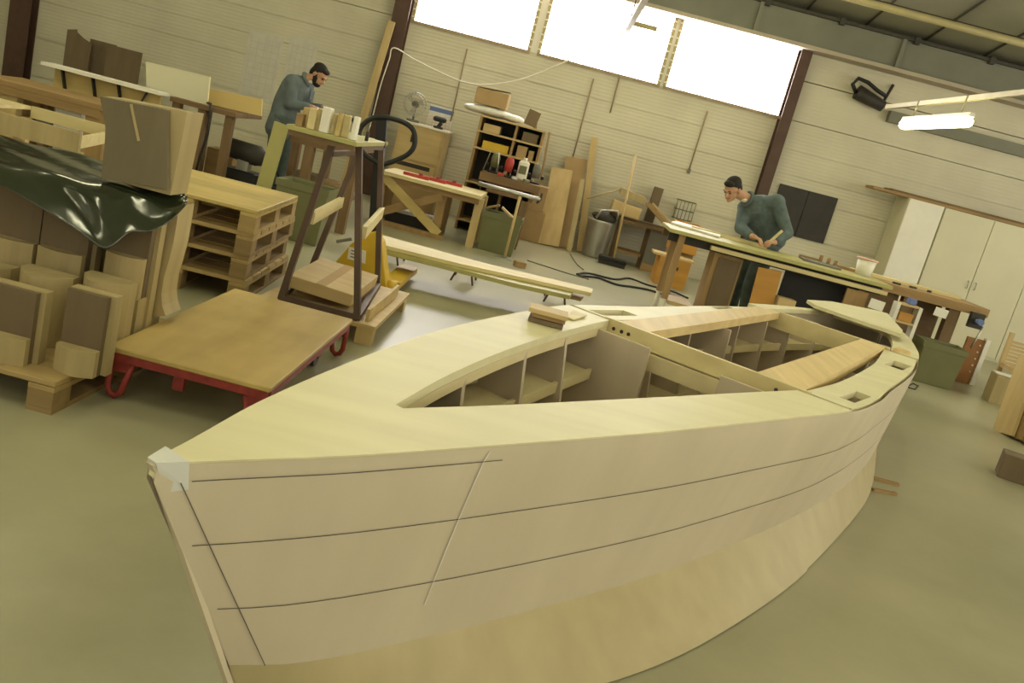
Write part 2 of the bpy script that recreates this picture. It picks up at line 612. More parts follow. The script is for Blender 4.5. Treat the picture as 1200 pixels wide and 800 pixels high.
for y in (4.5, 6.5): MB().tube([(e.x, y, 2.811), (e.x, y, roofz(y) + .03)], .008, 6).build('drop_rod', 'yellowc', o)
for x in (-7.4, -4.4, -1.4, 1.6, 4.6, 7.6):  # out-of-view fill lamps; pair nearest the back wall added to brighten it
    for y0 in (-1.6, 1.4, 4.6, 7.6, 10.2):
        if x == 4.6 and y0 > 4 or (x == 7.6 and y0 > 7) or (y0 > 9 and x not in (-1.4, 1.6)): continue
        lamp(x, y0, y0 + 1.5, 3.55 if y0 < 9 else 3.95, 'unseen white fluorescent tube lamp hung on rods under the pitched roof')
# bracket arm with hanging wire in front of the windows
p = W(735, 36, 11.6); q = W(786, 2, 9.9)
root = empty('hanging_bracket', p, 'cream cable arm sticking out before the bright windows with a wire', 'bracket')
MB().box(p.x - .03, p.x + .03, q.y - 1.0, p.y, p.z - .02, p.z + .03).build('arm', 'yellowc', root)
MB().box(p.x + .03, p.x + .30, p.y - .75, p.y - .70, p.z - .02, p.z + .03).build('spur', 'yellowc', root)
MB().tube([(p.x, p.y - .02, p.z + .02), (p.x + .02, p.y - .02, roofz(p.y) + .02)], .008, 6).build('suspension_wire', 'black', root)
# pale cable from the column to the arm
c0 = W(462, 56, YW - .24); c1 = W(490, 72, YW - .2); c2 = W(540, 95, 12.6); c3 = W(575, 99, 12.5); c4 = W(620, 90, 12.3); c5 = W(680, 64, 11.9)
low = [W(456, 70, YW - .24), W(446, 100, YW - .24), W(437, 135, YW - .24), W(430, 160, YW - .24)]
m = MB(); m.tube(smoothpts(low[::-1] + [c0, c1, c2, c3, c4, c5, p + Vector((-.03, .02, -.02))]), .010, 6)
o = m.build('hanging_cable', 'white')
tag(o, 'thin pale cable slung from the red column to the cable arm', 'cable')
# thin conduits hanging on the wall
for i, (t, b2, lab) in enumerate((((546, 57), (528, 142), 'thin wall conduit just beside the blue headed calendar'),
                                 ((694, 92), (671, 186), 'thin wall conduit ending above the cardboard strip'),
                                 ((737, 45), (715, 132), 'short thin wall conduit below the second window'),
                                 ((835, 132), (808, 198), 'thin wall conduit ending in a plug above the wire basket'))):
    A, B = W(t[0], t[1], YW - .02), W(b2[0], b2[1], YW - .02)
    m = MB(); m.tube([(B.x, YW - .016, B.z), (B.x + (A.x - B.x) * .15, YW - .016, min(A.z, SILL - .04))], .010, 6)
    o = m.build('hanging_conduit', 'winframe'); tag(o, lab, 'conduit')
    if i == 3: MB().rbox((B.x, YW - .025, B.z - .03), (.04, .04, .07)).build('plug', 'grayb', o)
# dark unit with a hose on the wall
p = W(1015, 112, YW)
root = empty('blower_unit', (p.x, YW - .15, p.z - .08), 'dark blower with a looped hose high on the wall by the rail end', 'blower')
m = MB(); m.tube([(p.x - .18, YW - .15, p.z - .0), (p.x + .22, YW - .15, p.z - .10)], [.10, .075], 12); m.build('body', 'dark', root)
m = MB(); m.tube([(p.x - .19, YW - .16, p.z - .02), (p.x - .27, YW - .16, p.z + .08), (p.x - .22, YW - .16, p.z + .17), (p.x - .08, YW - .16, p.z + .15), (p.x + .08, YW - .16, p.z + .08), (p.x + .2, YW - .16, p.z + .04)], .028, 8)
m.build('hose', 'black', root)
m = MB(); m.bar((p.x + .21, YW - .12, p.z - .05), (p.x + .30, YW - .02, p.z + .22), .03, .03); m.build('mount', 'dark', root)

# wall posters, dark boards
def flat(name, pts, mat, label, cat, Y=YW - .004, th=.006, bevel=0):
    P = [W(x, y, Y) for x, y in pts]
    m = MB(); m.prism([(p.x, p.z) for p in P], 'y', Y - th, Y)
    o = m.build(name, mat, bevel=bevel); tag(o, label, cat); return o
def rect_px(c, w, h):  # centre pixel on the wall, size in metres
    p = W(c[0], c[1], YW); return p.x - w / 2, p.x + w / 2, p.z - h / 2, p.z + h / 2
for c, w, h, lab in (((306, 78), .50, .92, 'faded technical drawing on the wall behind the bearded worker'), ((350, 83), .40, .9, 'faded drawing sheet pinned nearest the bearded worker')):
    x0, x1, z0, z1 = rect_px(c, w, h)
    m = MB(); m.box(x0, x1, YW - .005, YW - .002, z0, z1)
    o = m.build('mounted_drawing', 'paper'); tag(o, lab, 'drawing')
    l = MB()
    for k in range(9): l.box(x0 + .04, x1 - .04, YW - .0065, YW - .005, z0 + .05 + k * .09, z0 + .056 + k * .09)
    for k in range(5): l.box(x0 + .05 + k * (x1 - x0 - .1) / 4, x0 + .056 + k * (x1 - x0 - .1) / 4, YW - .0065, YW - .005, z0 + .05, z1 - .08)
    l.build('drawn_lines', 'ink', o)
x0, x1 = W(903, 250, YW).x, W(973, 258, YW).x
z1 = W(980, 232, YW).z; z0 = W(963, 285, YW).z
root = empty('mounted_board', ((x0 + x1) / 2, YW - .03, z0), 'dark charcoal board fixed on the wall behind the bending worker', 'board')
xm = x0 + (x1 - x0) * .5
MB().box(x0, xm - .004, YW - .03, YW - .002, z0, z1).build('panel', 'dark', root)
MB().box(xm + .004, x1, YW - .035, YW - .002, z0, z1).build('panel', 'dark', root)

# --------------------------------------------------------------------- boat
BA = R(31.3)
AX = Vector((math.sin(BA), math.cos(BA), 0))
PX = Vector((math.cos(BA), -math.sin(BA), 0))
BOW = Vector((-.564, 1.473, 0))
def interp(tab, s):
    if s <= tab[0][0]: return tab[0][1]
    for (a, va), (b, vb) in zip(tab, tab[1:]):
        if s <= b:
            t = (s - a) / (b - a)
            return va + (vb - va) * t
    return tab[-1][1]
def spline(tab, s):
    """monotone-ish cubic through the table"""
    n = len(tab)
    if s <= tab[0][0]: return tab[0][1]
    if s >= tab[-1][0]: return tab[-1][1]
    for i in range(n - 1):
        if s <= tab[i + 1][0]: break
    def slope(k):
        if k == 0: return (tab[1][1] - tab[0][1]) / (tab[1][0] - tab[0][0])
        if k == n - 1: return (tab[-1][1] - tab[-2][1]) / (tab[-1][0] - tab[-2][0])
        return (tab[k + 1][1] - tab[k - 1][1]) / (tab[k + 1][0] - tab[k - 1][0])
    h = tab[i + 1][0] - tab[i][0]; t = (s - tab[i][0]) / h
    m0, m1 = slope(i) * h, slope(i + 1) * h
    return (2 * t**3 - 3 * t**2 + 1) * tab[i][1] + (t**3 - 2 * t**2 + t) * m0 + (-2 * t**3 + 3 * t**2) * tab[i + 1][1] + (t**3 - t**2) * m1
ZD = [(0, .7), (.5, .72), (1, .734), (1.4, .740), (1.9, .740), (2.5, .731), (3.2, .712), (7, .708)]
HB = [(0, .008), (.1, .045), (.33, .138), (.52, .202), (.75, .272), (1.03, .352), (1.38, .440), (1.87, .535), (2.54, .645), (3.0, .650), (3.4, .625), (4.0, .598), (4.42, .565), (4.74, .522), (5.12, .462), (5.41, .395), (5.77, .300), (6.09, .195), (6.3, .09), (6.38, .004)]
CHN = [(.275, .006), (.40, .085), (.65, .165), (1.03, .262), (1.64, .390), (2.3, .480), (2.77, .525), (3.4, .560), (3.9, .550), (4.54, .495), (5.1, .40), (5.6, .28), (6.0, .13), (6.2, .004)]
FLR = [(.345, .004), (.45, .12), (.7, .27), (1.0, .405), (1.29, .512), (1.7, .594), (2.43, .656), (3.05, .659), (3.84, .632), (4.27, .590), (4.87, .485), (5.4, .35), (5.85, .20), (6.2, .004)]
def zd(s): return spline(ZD, s)
def bp(s, t, z): return BOW + AX * s + PX * t + Vector((0, 0, z))
def hb(s): return max(.004, spline(HB, s))
boat = empty('boat', BOW, 'large unfinished pale wooden boat hull with open compartments on the shop floor', 'boat')
TH = .028
def curve_pt(tab, f, sg, z):
    s = tab[0][0] + (tab[-1][0] - tab[0][0]) * f
    return bp(s, sg * max(.003, spline(tab, s)), z(s) if callable(z) else z)
NS = 120
def deck_edge(f, sg):
    s = 6.38 * f
    return bp(s, sg * (hb(s) + .003), zd(s) - .003)
CZ = .17
def strake(name, lo, hi, mat, f0=0, f1=1, th=.016, brk=None):
    """curved hull skin between two edge functions"""
    mb = MB(); bm = mb.bm
    n = max(4, int(NS * (f1 - f0)))
    rows = 5
    G = []
    for i in range(n + 1):
        f = f0 + (f1 - f0) * i / n
        a, b = lo(f), hi(f)
        if brk is None: G.append([a.lerp(b, k / rows) for k in range(rows + 1)])
        else: G.append([a.lerp(brk(f), k / (rows - 1)) for k in range(rows)] + [b])
    V = [[bm.verts.new(p) for p in r] for r in G]
    for i in range(n):
        for k in range(rows):
            q = bm.faces.new((V[i][k], V[i + 1][k], V[i + 1][k + 1], V[i][k + 1])); q.smooth = True
    return mb, G
for sg in (1, -1):
    lo = lambda f, sg=sg: curve_pt(CHN, f, sg, CZ)
    hi = lambda f, sg=sg: deck_edge(f, sg)
    def hil(f, sg=sg):
        s = 6.38 * f
        return bp(s, sg * (hb(s) + .003), zd(s) - .036)
    mb, G = strake('hull_panel', lo, hi, 'hull', brk=hil)
    if sg == 1:
        # pencilled lines: three along the hull, one parallel to the stem, drawn as hair-thin strips
        out = PX * .0032
        def line(pts, w, mi):
            for a, b in zip(pts, pts[1:]):
                d = (b - a).normalized(); nrm = d.cross(PX).normalized() * w
                mb.quad(a + nrm + out, b + nrm + out, b - nrm + out, a - nrm + out, mi)
        def hp(f, k): return lo(f).lerp(hil(f), k / .94) if k < .94 else hil(f).lerp(hi(f), (k - .94) / .06)
        for k, fe in ((.938, .105), (.655, .82), (.33, .82)):
            line([hp((.0095 if k > .9 else .003) + fe * j / 80, k) for j in range(81)], .0011, 1)
        line([hp(.0105 - .004 * j / 20, .0 + .935 * j / 20) for j in range(21)], .0011, 1)
        line([hp(.108 - .030 * j / 16, .985 - .78 * j / 16) for j in range(17)], .0018, 2)
        line([hp(.398, .99 - .98 * j / 16) for j in range(17)], .0012, 3)
    p = mb.build('hull_panel', 'hull', boat, extra=('pencil', 'primer', 'edge'))
    # flared plinth below, in two lengths with a butt joint
    lo2 = lambda f, sg=sg: curve_pt(FLR, f, sg, .006)
    hi2 = lambda f, sg=sg: curve_pt(CHN, f, sg, CZ)
    JF = .405
    mb, _ = strake('b', lo2, hi2, '', 0, JF); mb.build('base_panel', 'hullbase', boat)
    mb, _ = strake('b', lambda f: lo2(f) - PX * .006 * sg, lambda f: hi2(f) - PX * .004 * sg, '', JF, 1); mb.build('base_panel', 'hullbase', boat)
# stem bar and the primed nose patch
m = MB()
st0, st1 = bp(-.002, 0, .70), bp(.345, 0, .006)
m.bar(st0, st1, .02, .012, up=AX)
m.build('stem', 'hull', boat)
def nosept(s, t, z): return bp(s + (.70 - z) * .497, t, z)
m = MB()
n0 = [bp(-.004, .013, .7045), bp(.048, .036, .7075), bp(.048, -.036, .7075), bp(-.004, -.013, .7045)]
n1 = [nosept(-.006, .013, .64), nosept(.034, .033, .648), nosept(.034, -.033, .648), nosept(-.006, -.013, .64)]
A = [m.bm.verts.new(v) for v in n0]; B = [m.bm.verts.new(v) for v in n1]
m.bm.faces.new(A); m.bm.faces.new(B[::-1])
for i in range(4): m.bm.faces.new((A[i], B[i], B[(i + 1) % 4], A[(i + 1) % 4]))
o = m.build('nose_patch', 'primer', boat); tag(o, 'pale primer patch on the bow tip')

def deck(name, ss, outer, inner, mat='deck', holes=(), dz=0, th=TH, bev=0):
    """plank strip between two edges, with square mortises cut through"""
    S = sorted(set(list(ss) + [h for q in holes for h in q[:2]]))
    mb = MB()
    for a, b in zip(S, S[1:]):
        mid = (a + b) / 2
        ho = [q for q in holes if q[0] <= mid <= q[1]]
        bands = [(lambda s: outer(s), lambda s: inner(s))]
        if ho:
            q = ho[0]
            bands = [(lambda s: outer(s), lambda s, q=q: q[3]), (lambda s, q=q: q[2], lambda s: inner(s))]
        for o_, i_ in bands:
            pts = [bp(a, o_(a), zd(a) + dz), bp(b, o_(b), zd(b) + dz), bp(b, i_(b), zd(b) + dz), bp(a, i_(a), zd(a) + dz)]
            mb.slab(pts, th)
    bm = mb.bm
    bmesh.ops.remove_doubles(bm, verts=bm.verts[:], dist=.0002)
    # drop inner faces shared by neighbouring slabs
    seen = {}
    for f in bm.faces:
        seen.setdefault(frozenset(v.index for v in f.verts), []).append(f)
    bm.verts.index_update()
    seen = {}
    for f in bm.faces: seen.setdefault(frozenset(v.index for v in f.verts), []).append(f)
    dead = [f for v in seen.values() if len(v) > 1 for f in v]
    bmesh.ops.delete(bm, geom=dead, context='FACES_ONLY')
    return mb.build(name, mat, boat)
INN = [(.66, .012), (.87, .078), (1.0, .115), (1.31, .192), (1.74, .285), (2.31, .39), (2.54, .43)]
def rng(a, b, n): return [a + (b - a) * i / n for i in range(n + 1)]
# front deck: one V of two arms meeting at the bow
mb = MB()
S = [0.0, .01, .02, .035, .05, .075] + rng(.1, .66, 26)
L_ = [bp(s, hb(s), zd(s)) for s in S]; R_ = [bp(s, -hb(s), zd(s)) for s in S]
def strip(mb, A, B, th=TH):
    for i in range(len(A) - 1): mb.slab([A[i], A[i + 1], B[i + 1], B[i]], th)
strip(mb, L_, R_)
S2 = rng(.66, 2.54, 44)
for sg in (1, -1):
    strip(mb, [bp(s, sg * hb(s), zd(s)) for s in S2], [bp(s, sg * spline(INN, s), zd(s)) for s in S2])
bmesh.ops.remove_doubles(mb.bm, verts=mb.bm.verts[:], dist=.0002)
mb.bm.verts.index_update()
seen = {}
for f in mb.bm.faces: seen.setdefault(frozenset(v.index for v in f.verts), []).append(f)
bmesh.ops.delete(mb.bm, geom=[f for v in seen.values() if len(v) > 1 for f in v], context='FACES_ONLY')
mb.build('deck_panel', 'deck', boat)
# fascia under the inner edge
for sg in (1, -1):
    mb = MB()
    strip(mb, [bp(s, sg * (spline(INN, s) + .016), zd(s) - TH - .001) for s in S2], [bp(s, sg * spline(INN, s), zd(s) - TH - .001) for s in S2], .035)
    mb.build('deck_fascia', 'shelfw', boat)
INN2 = [(2.56, .45), (3.17, .45), (3.67, .432), (4.13, .40), (4.66, .33), (4.80, .31)]
hb2 = lambda s: hb(s) - .012
deck('deck_panel', rng(2.575, 4.80, 22), hb2, lambda s: spline(INN2, s), holes=[(2.74, 3.06, .545, .610), (4.18, 4.46, .44, .535)])
deck('deck_panel', rng(2.575, 4.72, 22), lambda s: -hb2(s) - .004, lambda s: -spline([(2.56, .43), (4.72, .43)], s), holes=[(2.60, 2.96, -.49, -.575), (4.11, 4.38, -.52, -.565)])
deck('deck_panel', rng(4.74, 5.80, 10), lambda s: -(hb(s) + .035), lambda s: -spline([(4.74, .44), (5.2, .40), (5.8, .29)], s), dz=.014)
INN3 = [(4.86, .34), (5.2, .285), (5.5, .215), (5.75, .13), (5.86, .02)]
deck('deck_panel', rng(4.87, 5.86, 14), hb, lambda s: spline(INN3, s))
deck('deck_panel', [5.86, 5.95, 6.09, 6.2, 6.3, 6.36], hb, lambda s: -hb(s))
# cross beams with bolt holes
def beam(s0, s1, t0, t1, zt, h, name='crossbeam', mat='pine'):
    mb = MB(); mb.slab([bp(s0, t0, zt), bp(s1, t0, zt), bp(s1, t1, zt), bp(s0, t1, zt)], h)
    return mb.build(name, mat, boat)
B1 = beam(2.545, 2.572, -.455, .475, .737, .075)
beam(2.575, 2.60, -.43, .45, .66, .07, 'crossbeam_cleat', 'shelfw')
B1b = beam(2.52, 2.545, -.43, .43, .655, .07, 'crossbeam_cleat', 'shelfw')
mb = MB()
for t in (-.40, -.36, -.325, .35, .40):
    c = bp(2.5448, t, .700)
    mb.tube([c, c - AX * .0022], .0085, 10)
mb.build('bolt_hole', 'dark', B1)
beam(4.815, 4.85, -.46, .335, .722, .11)
# fore-and-aft planks
mb = MB(); mb.slab([bp(2.58, -.275, .722), bp(2.58, -.425, .722), bp(4.81, -.50, .722), bp(4.81, -.36, .722)], .045)
mb.build('thwart_plank', 'plank', boat)
mb = MB(); mb.slab([bp(2.58, .235, .724), bp(2.58, .44, .724), bp(4.81, .31, .724), bp(4.81, .165, .724)], .05)
mb.build('thwart_plank', 'plank', boat)
mb = MB(); mb.prism([(0, 0), (.12, 0), (.06, .10)], 'z', 0, .02)
for v in mb.bm.verts: v.co = bp(4.86 + v.co.x * 1.2, .35 + v.co.y * .9, .709 + v.co.z)
mb.build('brace_gusset', 'plank', boat)
# inside: floor, lining, shelves, dividers, bulkheads
mb = MB()
Sf = rng(.5, 6.0, 24)
strip(mb, [bp(s, max(.01, spline(CHN, s) - .03), .10) for s in Sf], [bp(s, -max(.01, spline(CHN, s) - .03), .10) for s in Sf], .02)
mb.build('inner_floor', 'inner', boat)
for sg in (1, -1):
    for zl in (.52, .30):
        for a, b in ((.85, 2.40), (2.64, 3.70), (3.74, 4.80), (4.9, 5.7)):
            S = rng(a, b, 10)
            k = (CZ - zl) / (CZ - .7)
            def side(s): return max(.03, spline(CHN, s) + (hb(s) - spline(CHN, s)) * k - .02)
            def ins(s): return max(.012, side(s) - (.17 if s > 1.3 else .10) - .03 * (zl < .4))
            mb = MB(); strip(mb, [bp(s, sg * side(s), zl) for s in S], [bp(s, sg * ins(s), zl) for s in S], .015)
            q = mb.build('shelf', 'shelfw', boat)
            mb = MB(); strip(mb, [bp(s, sg * ins(s), zl + .012) for s in S], [bp(s, sg * (ins(s) - .014), zl + .012) for s in S], .045)
            mb.build('shelf_lip', 'shelfw', q)
    def vpanel(s, th, poly):
        mb = MB()
        A = [mb.bm.verts.new(bp(s, sg * t, z)) for t, z in poly]; B = [mb.bm.verts.new(bp(s + th, sg * t, z)) for t, z in poly]
        mb.bm.faces.new(A); mb.bm.faces.new(B[::-1])
        for i in range(len(poly)): mb.bm.faces.new((A[i], B[i], B[(i + 1) % len(poly)], A[(i + 1) % len(poly)]))
        return mb
    for s in (1.12, 1.62, 2.02, 3.05, 3.45, 4.1, 4.5, 5.25):
        a_ = max(.03, hb(s) - .035); b_ = max(.03, spline(CHN, s) - .035)
        zt = zd(s) - TH - .003
        vpanel(s, .016, [(a_, zt), (b_, CZ + .005), (max(.02, b_ - .17), CZ + .005), (max(.02, a_ - .19), zt)]).build('divider', 'inner', boat)
    for s in (2.42, 3.715, 4.87):
        a_ = hb(s) - .06; b_ = spline(CHN, s) - .04
        i_ = .16 if s < 3 else .28
        zt = zd(s) - TH - .004
        vpanel(s, .018, [(a_, zt), (b_, CZ), (b_, .12), (i_ * .9, .12), (i_, zt)]).build('bulkhead', 'inner', boat)

# loose offcuts lying on the deck
root = empty('offcut_bundle', W(640, 373, z=.745), 'small bundle of brown wood offcuts lying on the boat deck', 'offcuts')
c = W(640, 376, z=.75)
for k, (dx, dy, L, w, ang, mt) in enumerate(((0, 0, .135, .10, -2, 'mdf'), (.004, .003, .13, .09, 2, 'mid'), (.0, .0, .15, .115, -1, 'tan'))):
    m = MB(); m.rbox((c.x + dx, c.y + dy, zd(2.2) + .006 + .0085 + k * .0185), (L, w, .016), R(ang)); m.build('offcut', mt, root)
c = W(677, 367, z=.745)
m = MB(); m.slab([Vector((W(x, y, z=.748).x, W(x, y, z=.748).y, zd(2.5) + .014)) for x, y in ((664, 370), (672, 362), (688, 368), (672, 373))], .006)
o = m.build('yellow_offcut', 'pine'); tag(o, 'thin pale yellow scrap of wood on the deck beside the offcut bundle', 'offcut')
# loose shaped panel across the stern
P = [(946, 351), (975, 353), (1000, 358), (1025, 363), (1040, 367), (1058, 387), (1056, 391), (1010, 376), (955, 357)]
m = MB(); m.slab([W(x, y, z=.765) for x, y in P], .024)
o = m.build('shaped_board', 'deck'); tag(o, 'loose curved pale panel laid across the stern of the boat', 'panel')

# --------------------------------------------------------- left foreground
def quadpx(z, pts):
    return [W(x, y, z=z) for x, y in pts]
def mean(v):
    s = Vector((0, 0, 0))
    for p in v: s += p
    return s / len(v)

# red platform trolley
TZ = .222
x0, x1, y0, y1 = -1.535, -.868, 3.33, 4.73
root = empty('platform_trolley', ((x0 + x1) / 2, (y0 + y1) / 2, 0), 'low red steel platform trolley with a worn amber plywood top', 'trolley')
m = MB(); m.box(x0, x1, y0, y1, TZ - .022, TZ)
m.build('platform', wood('amber_platform', (.56, .41, .155), 'y', .13, .5, 7, .25), root, bevel=.004)
m = MB()
m.box(x0 + .01, x1 - .01, y0 + .005, y0 + .04, TZ - .055, TZ - .0225); m.box(x0 + .01, x1 - .01, y1 - .04, y1 - .005, TZ - .055, TZ - .0225)
m.box(x0 + .005, x0 + .04, y0 + .04, y1 - .04, TZ - .055, TZ - .0225); m.box(x1 - .04, x1 - .005, y0 + .04, y1 - .04, TZ - .055, TZ - .0225)
m.build('frame', 'red', root)
for cx, cy in ((x0 + .045, y0 + .03), (x1 - .045, y0 + .03), (x0 + .045, y1 - .03), (x1 - .045, y1 - .03)):
    sx = 1 if cx < (x0 + x1) / 2 else -1
    m = MB(); zt = TZ - .05
    m.tube([(cx - sx * .03, cy, zt), (cx - sx * .03, cy, .05), (cx - sx * .018, cy, .022), (cx + sx * .004, cy, .014), (cx + sx * .024, cy, .03), (cx + sx * .06, cy, zt)], .0135, 8)
    m.box(min(cx - sx * .03, cx + sx * .05), max(cx - sx * .03, cx + sx * .05), cy - .012, cy + .012, zt - .05, zt + .03)
    m.build('leg', 'red', root)
for cx, cy in ((x1 - .12, y1 - .28), (x0 + .12, y1 - .28)):
    m = MB(); m.tube([(cx - .03, cy, .055), (cx + .03, cy, .055)], .055, 16)
    w = m.build('wheel', 'black', root)
    m = MB(); m.box(cx - .045, cx - .036, cy - .03, cy + .03, .05, TZ - .03); m.box(cx + .036, cx + .045, cy - .03, cy + .03, .05, TZ - .03); m.box(cx - .045, cx + .045, cy - .03, cy + .03, TZ - .05, TZ - .0235)
    m.build('wheel_fork', 'red', root)

m = MB(); m.box((x0 + x1) / 2 - .075, (x0 + x1) / 2 - .03, y0 + .06, y0 + .09, .09, TZ - .056)
m.build('socket', 'red', root)
# pallet under the shaped blocks
def pallet(name, cx, cy, z, wx, wy, yaw, label, group=None, boards=7, hgt=.135, mats=('pallet', 'palletd'), solid=False):
    root = empty(name, (cx, cy, z), label, 'pallet', group)
    rot = Matrix.Rotation(yaw, 3, 'Z')
    C = Vector((cx, cy, z))
    def P(m, x, y, zz, sx, sy, sz): m.rbox(C + rot @ Vector((x, y, zz)), (sx, sy, sz), rot)
    if solid:
        m = MB(); P(m, 0, 0, hgt - .011, wx, wy, .022); m.build('top_sheet', mats[0], root, bevel=.003)
    else:
        bw = wy / boards
        for k in range(boards):
            m = MB(); P(m, 0, -wy / 2 + bw * (k + .5), hgt - .011, wx, bw * .86, .022); m.build('deck_board', mats[0], root)
    for x in (-wx / 2 + .05, 0, wx / 2 - .05):
        m = MB(); P(m, x, 0, hgt - .033, .1, wy, .02); m.build('stringer_board', mats[0], root)
        m = MB(); P(m, x, 0, .010, .1, wy, .02); m.build('bottom_board', mats[1], root)
        for y in (-wy / 2 + .06, 0, wy / 2 - .06):
            m = MB(); P(m, x, y, (hgt - .043 + .02) / 2, .098, .12, hgt - .065); m.build('block', mats[1], root)
    return root
pallet('pallet', -2.165, 3.62, 0, 1.2, 1.10, R(-1), 'pallet with a pale top carrying the shaped wooden blocks', boards=6, hgt=.13, solid=True)

PT = .131
def PW(x, y, Y): return W(x, y, Y)
def block_d(name, x0, x1, Y, z0, z1, dep, label, mt='edge', group=None, rnd=True):
    """column with a bowed front: flat back, arc front"""
    w = x1 - x0; sag = dep * .72
    pts = [(x0, Y + dep), (x1, Y + dep), (x1, Y + sag * .9)]
    n = 10
    for i in range(1, n):
        t = i / n; pts.append((x1 - w * t, Y + sag * .9 - math.sin(math.pi * t) * sag * .9))
    pts.append((x0, Y + sag * .9))
    m = MB(); m.prism(pts, 'z', z0, z1)
    o = m.build(name, mt); tag(o, label, 'block', group)
    return o
def slab_block(name, pxs, Y, dep, label, group=None, mi_face='mdf'):
    """thick board: brown face with a pale edge, outline given in picture points on its face"""
    P = [W(x, y, Y) for x, y in pxs]
    m = MB(); m.prism([(p.x, p.z) for p in P], 'y', Y, Y + dep, 0, 1)
    o = m.build(name, mi_face, extra=('edge',)); tag(o, label, 'block', group)
    return o
def stepped(name, xl, xr, Y, zt, label, foot=True, dep=.075, cutz=None, body='edge'):
    """chair-back shaped unit: bowed foot in front, flat brown slab behind and a pale frame"""
    root = empty(name, ((xl + xr) / 2, Y, PT), label, 'block')
    MB().box(xl, xr, Y + .05, Y + .05 + dep * .35, PT, zt).build('face_board', 'mdf', root)
    MB().box(xl - .002, xr + .022, Y + .05 + dep * .35 + .0005, Y + .05 + dep, PT, zt + .004).build('core', 'edge', root)
    if foot:
        w = xr - xl
        m = MB(); pts = [(xl, Y + .049), (xr, Y + .049)]
        for i in range(0, 9):
            t = i / 8; pts.append((xr - w * t, Y + .02 - math.sin(math.pi * t) * .03))
        m.prism(pts, 'z', PT, PT + .105); m.build('bowed_foot', 'edge', root)
    return root
# front row
stepped('chair_block', -1.93, -1.735, 3.10, W(45, 345, 3.15).z, 'shaped block with bowed foot at the outer front of the pallet')
stepped('chair_block', -1.655, -1.50, 3.16, W(135, 353, 3.2).z, 'shaped block with bowed foot nearest the red trolley corner')
# drums behind them
z_ = W(45, 322, 3.36).z; x_a, x_b = W(11, 325, 3.36).x, W(75, 330, 3.36).x
block_d('drum_block', x_a, x_b, 3.32, PT, z_, .17, 'tall drum shaped block standing behind the outer front block')
z_ = W(115, 327, 3.42).z; x_a, x_b = W(90, 330, 3.42).x, W(147, 335, 3.42).x
block_d('drum_block', x_a, x_b, 3.36, PT, z_, .17, 'drum shaped block standing behind the block near the trolley')
x_a, x_b = W(-40, 315, 3.4).x, W(4, 316, 3.4).x
block_d('drum_block', x_a, x_b - .01, 3.36, PT, W(0, 318, 3.4).z, .17, 'partly cut off drum block at the picture edge')
# third row: taller columns with bowed fronts and brown slabs on their backs
def tall(xl, xr, Y, zb, zt, label):
    root = empty('column_block', ((xl + xr) / 2, Y, PT), label, 'block')
    w = xr - xl
    pts = [(xl, Y + .06), (xr, Y + .06)]
    for i in range(0, 9):
        t = i / 8; pts.append((xr - w * t, Y + .03 - math.sin(math.pi * t) * .03))
    m = MB(); m.prism(pts, 'z', PT, zb); m.build('bowed_front', 'edge', root)
    MB().box(xl - .01, xr + .003, Y + .061, Y + .10, PT, zt).build('face_board', 'mdf', root)
    MB().box(xl - .012, xr + .022, Y + .1005, Y + .15, PT, zt - .004).build('core', 'edge', root)
Y3 = 3.58
tall(W(38, 300, Y3).x, W(92, 300, Y3).x, Y3, W(60, 293, Y3).z, .70, 'tall brown faced column block under the folded film corner')
tall(W(-22, 290, Y3).x, W(34, 290, Y3).x, Y3, W(10, 281, Y3).z, .71, 'tall brown faced column block under the film at the picture edge')
tall(W(118, 310, Y3).x, W(164, 310, Y3).x, Y3, W(135, 298, Y3).z, .70, 'tall brown faced column block nearest the curved pale board')
# narrow framed sides between drums and curved board
for k, (px, py, zt, lab) in enumerate(((155, 360, 352, 'low narrow framed block beside the drum near the trolley'), (174, 350, 338, 'narrow framed block at the foot of the curved pale board'))):
    Y = 3.60 + .25 * k
    c = W(px, py, Y)
    zt = W(px, zt - 2, Y).z
    root = empty('framed_block', (c.x, Y, PT), lab, 'block')
    m = MB(); m.box(c.x - .045, c.x + .022, Y, Y + .1, PT, zt)
    m.build('frame', 'edge', root)
    m = MB(); m.box(c.x - .022, c.x + .008, Y - .006, Y - .0005, PT + .03, zt - .03); m.build('recess', 'mdf', root)
# curved pale board: S outline seen from its edge
Yc = 3.75
out = [(210, 241), (207, 262), (203, 285), (198, 305), (192, 325), (189, 345), (190, 358), (194, 370)]
inn = [(187, 256), (184, 275), (180, 300), (176, 322), (172, 345), (171, 372)]
P = [W(x, y, Yc) for x, y in out] + [W(x, y, Yc) for x, y in inn[::-1]]
zmin = min(p.z for p in P)
m = MB(); m.prism([(p.x, max(PT, p.z)) for p in P], 'y', Yc, Yc + .16, 0)
o = m.build('curved_board', 'edge'); tag(o, 'pale curved board leaning out at the corner of the block pallet', 'board')
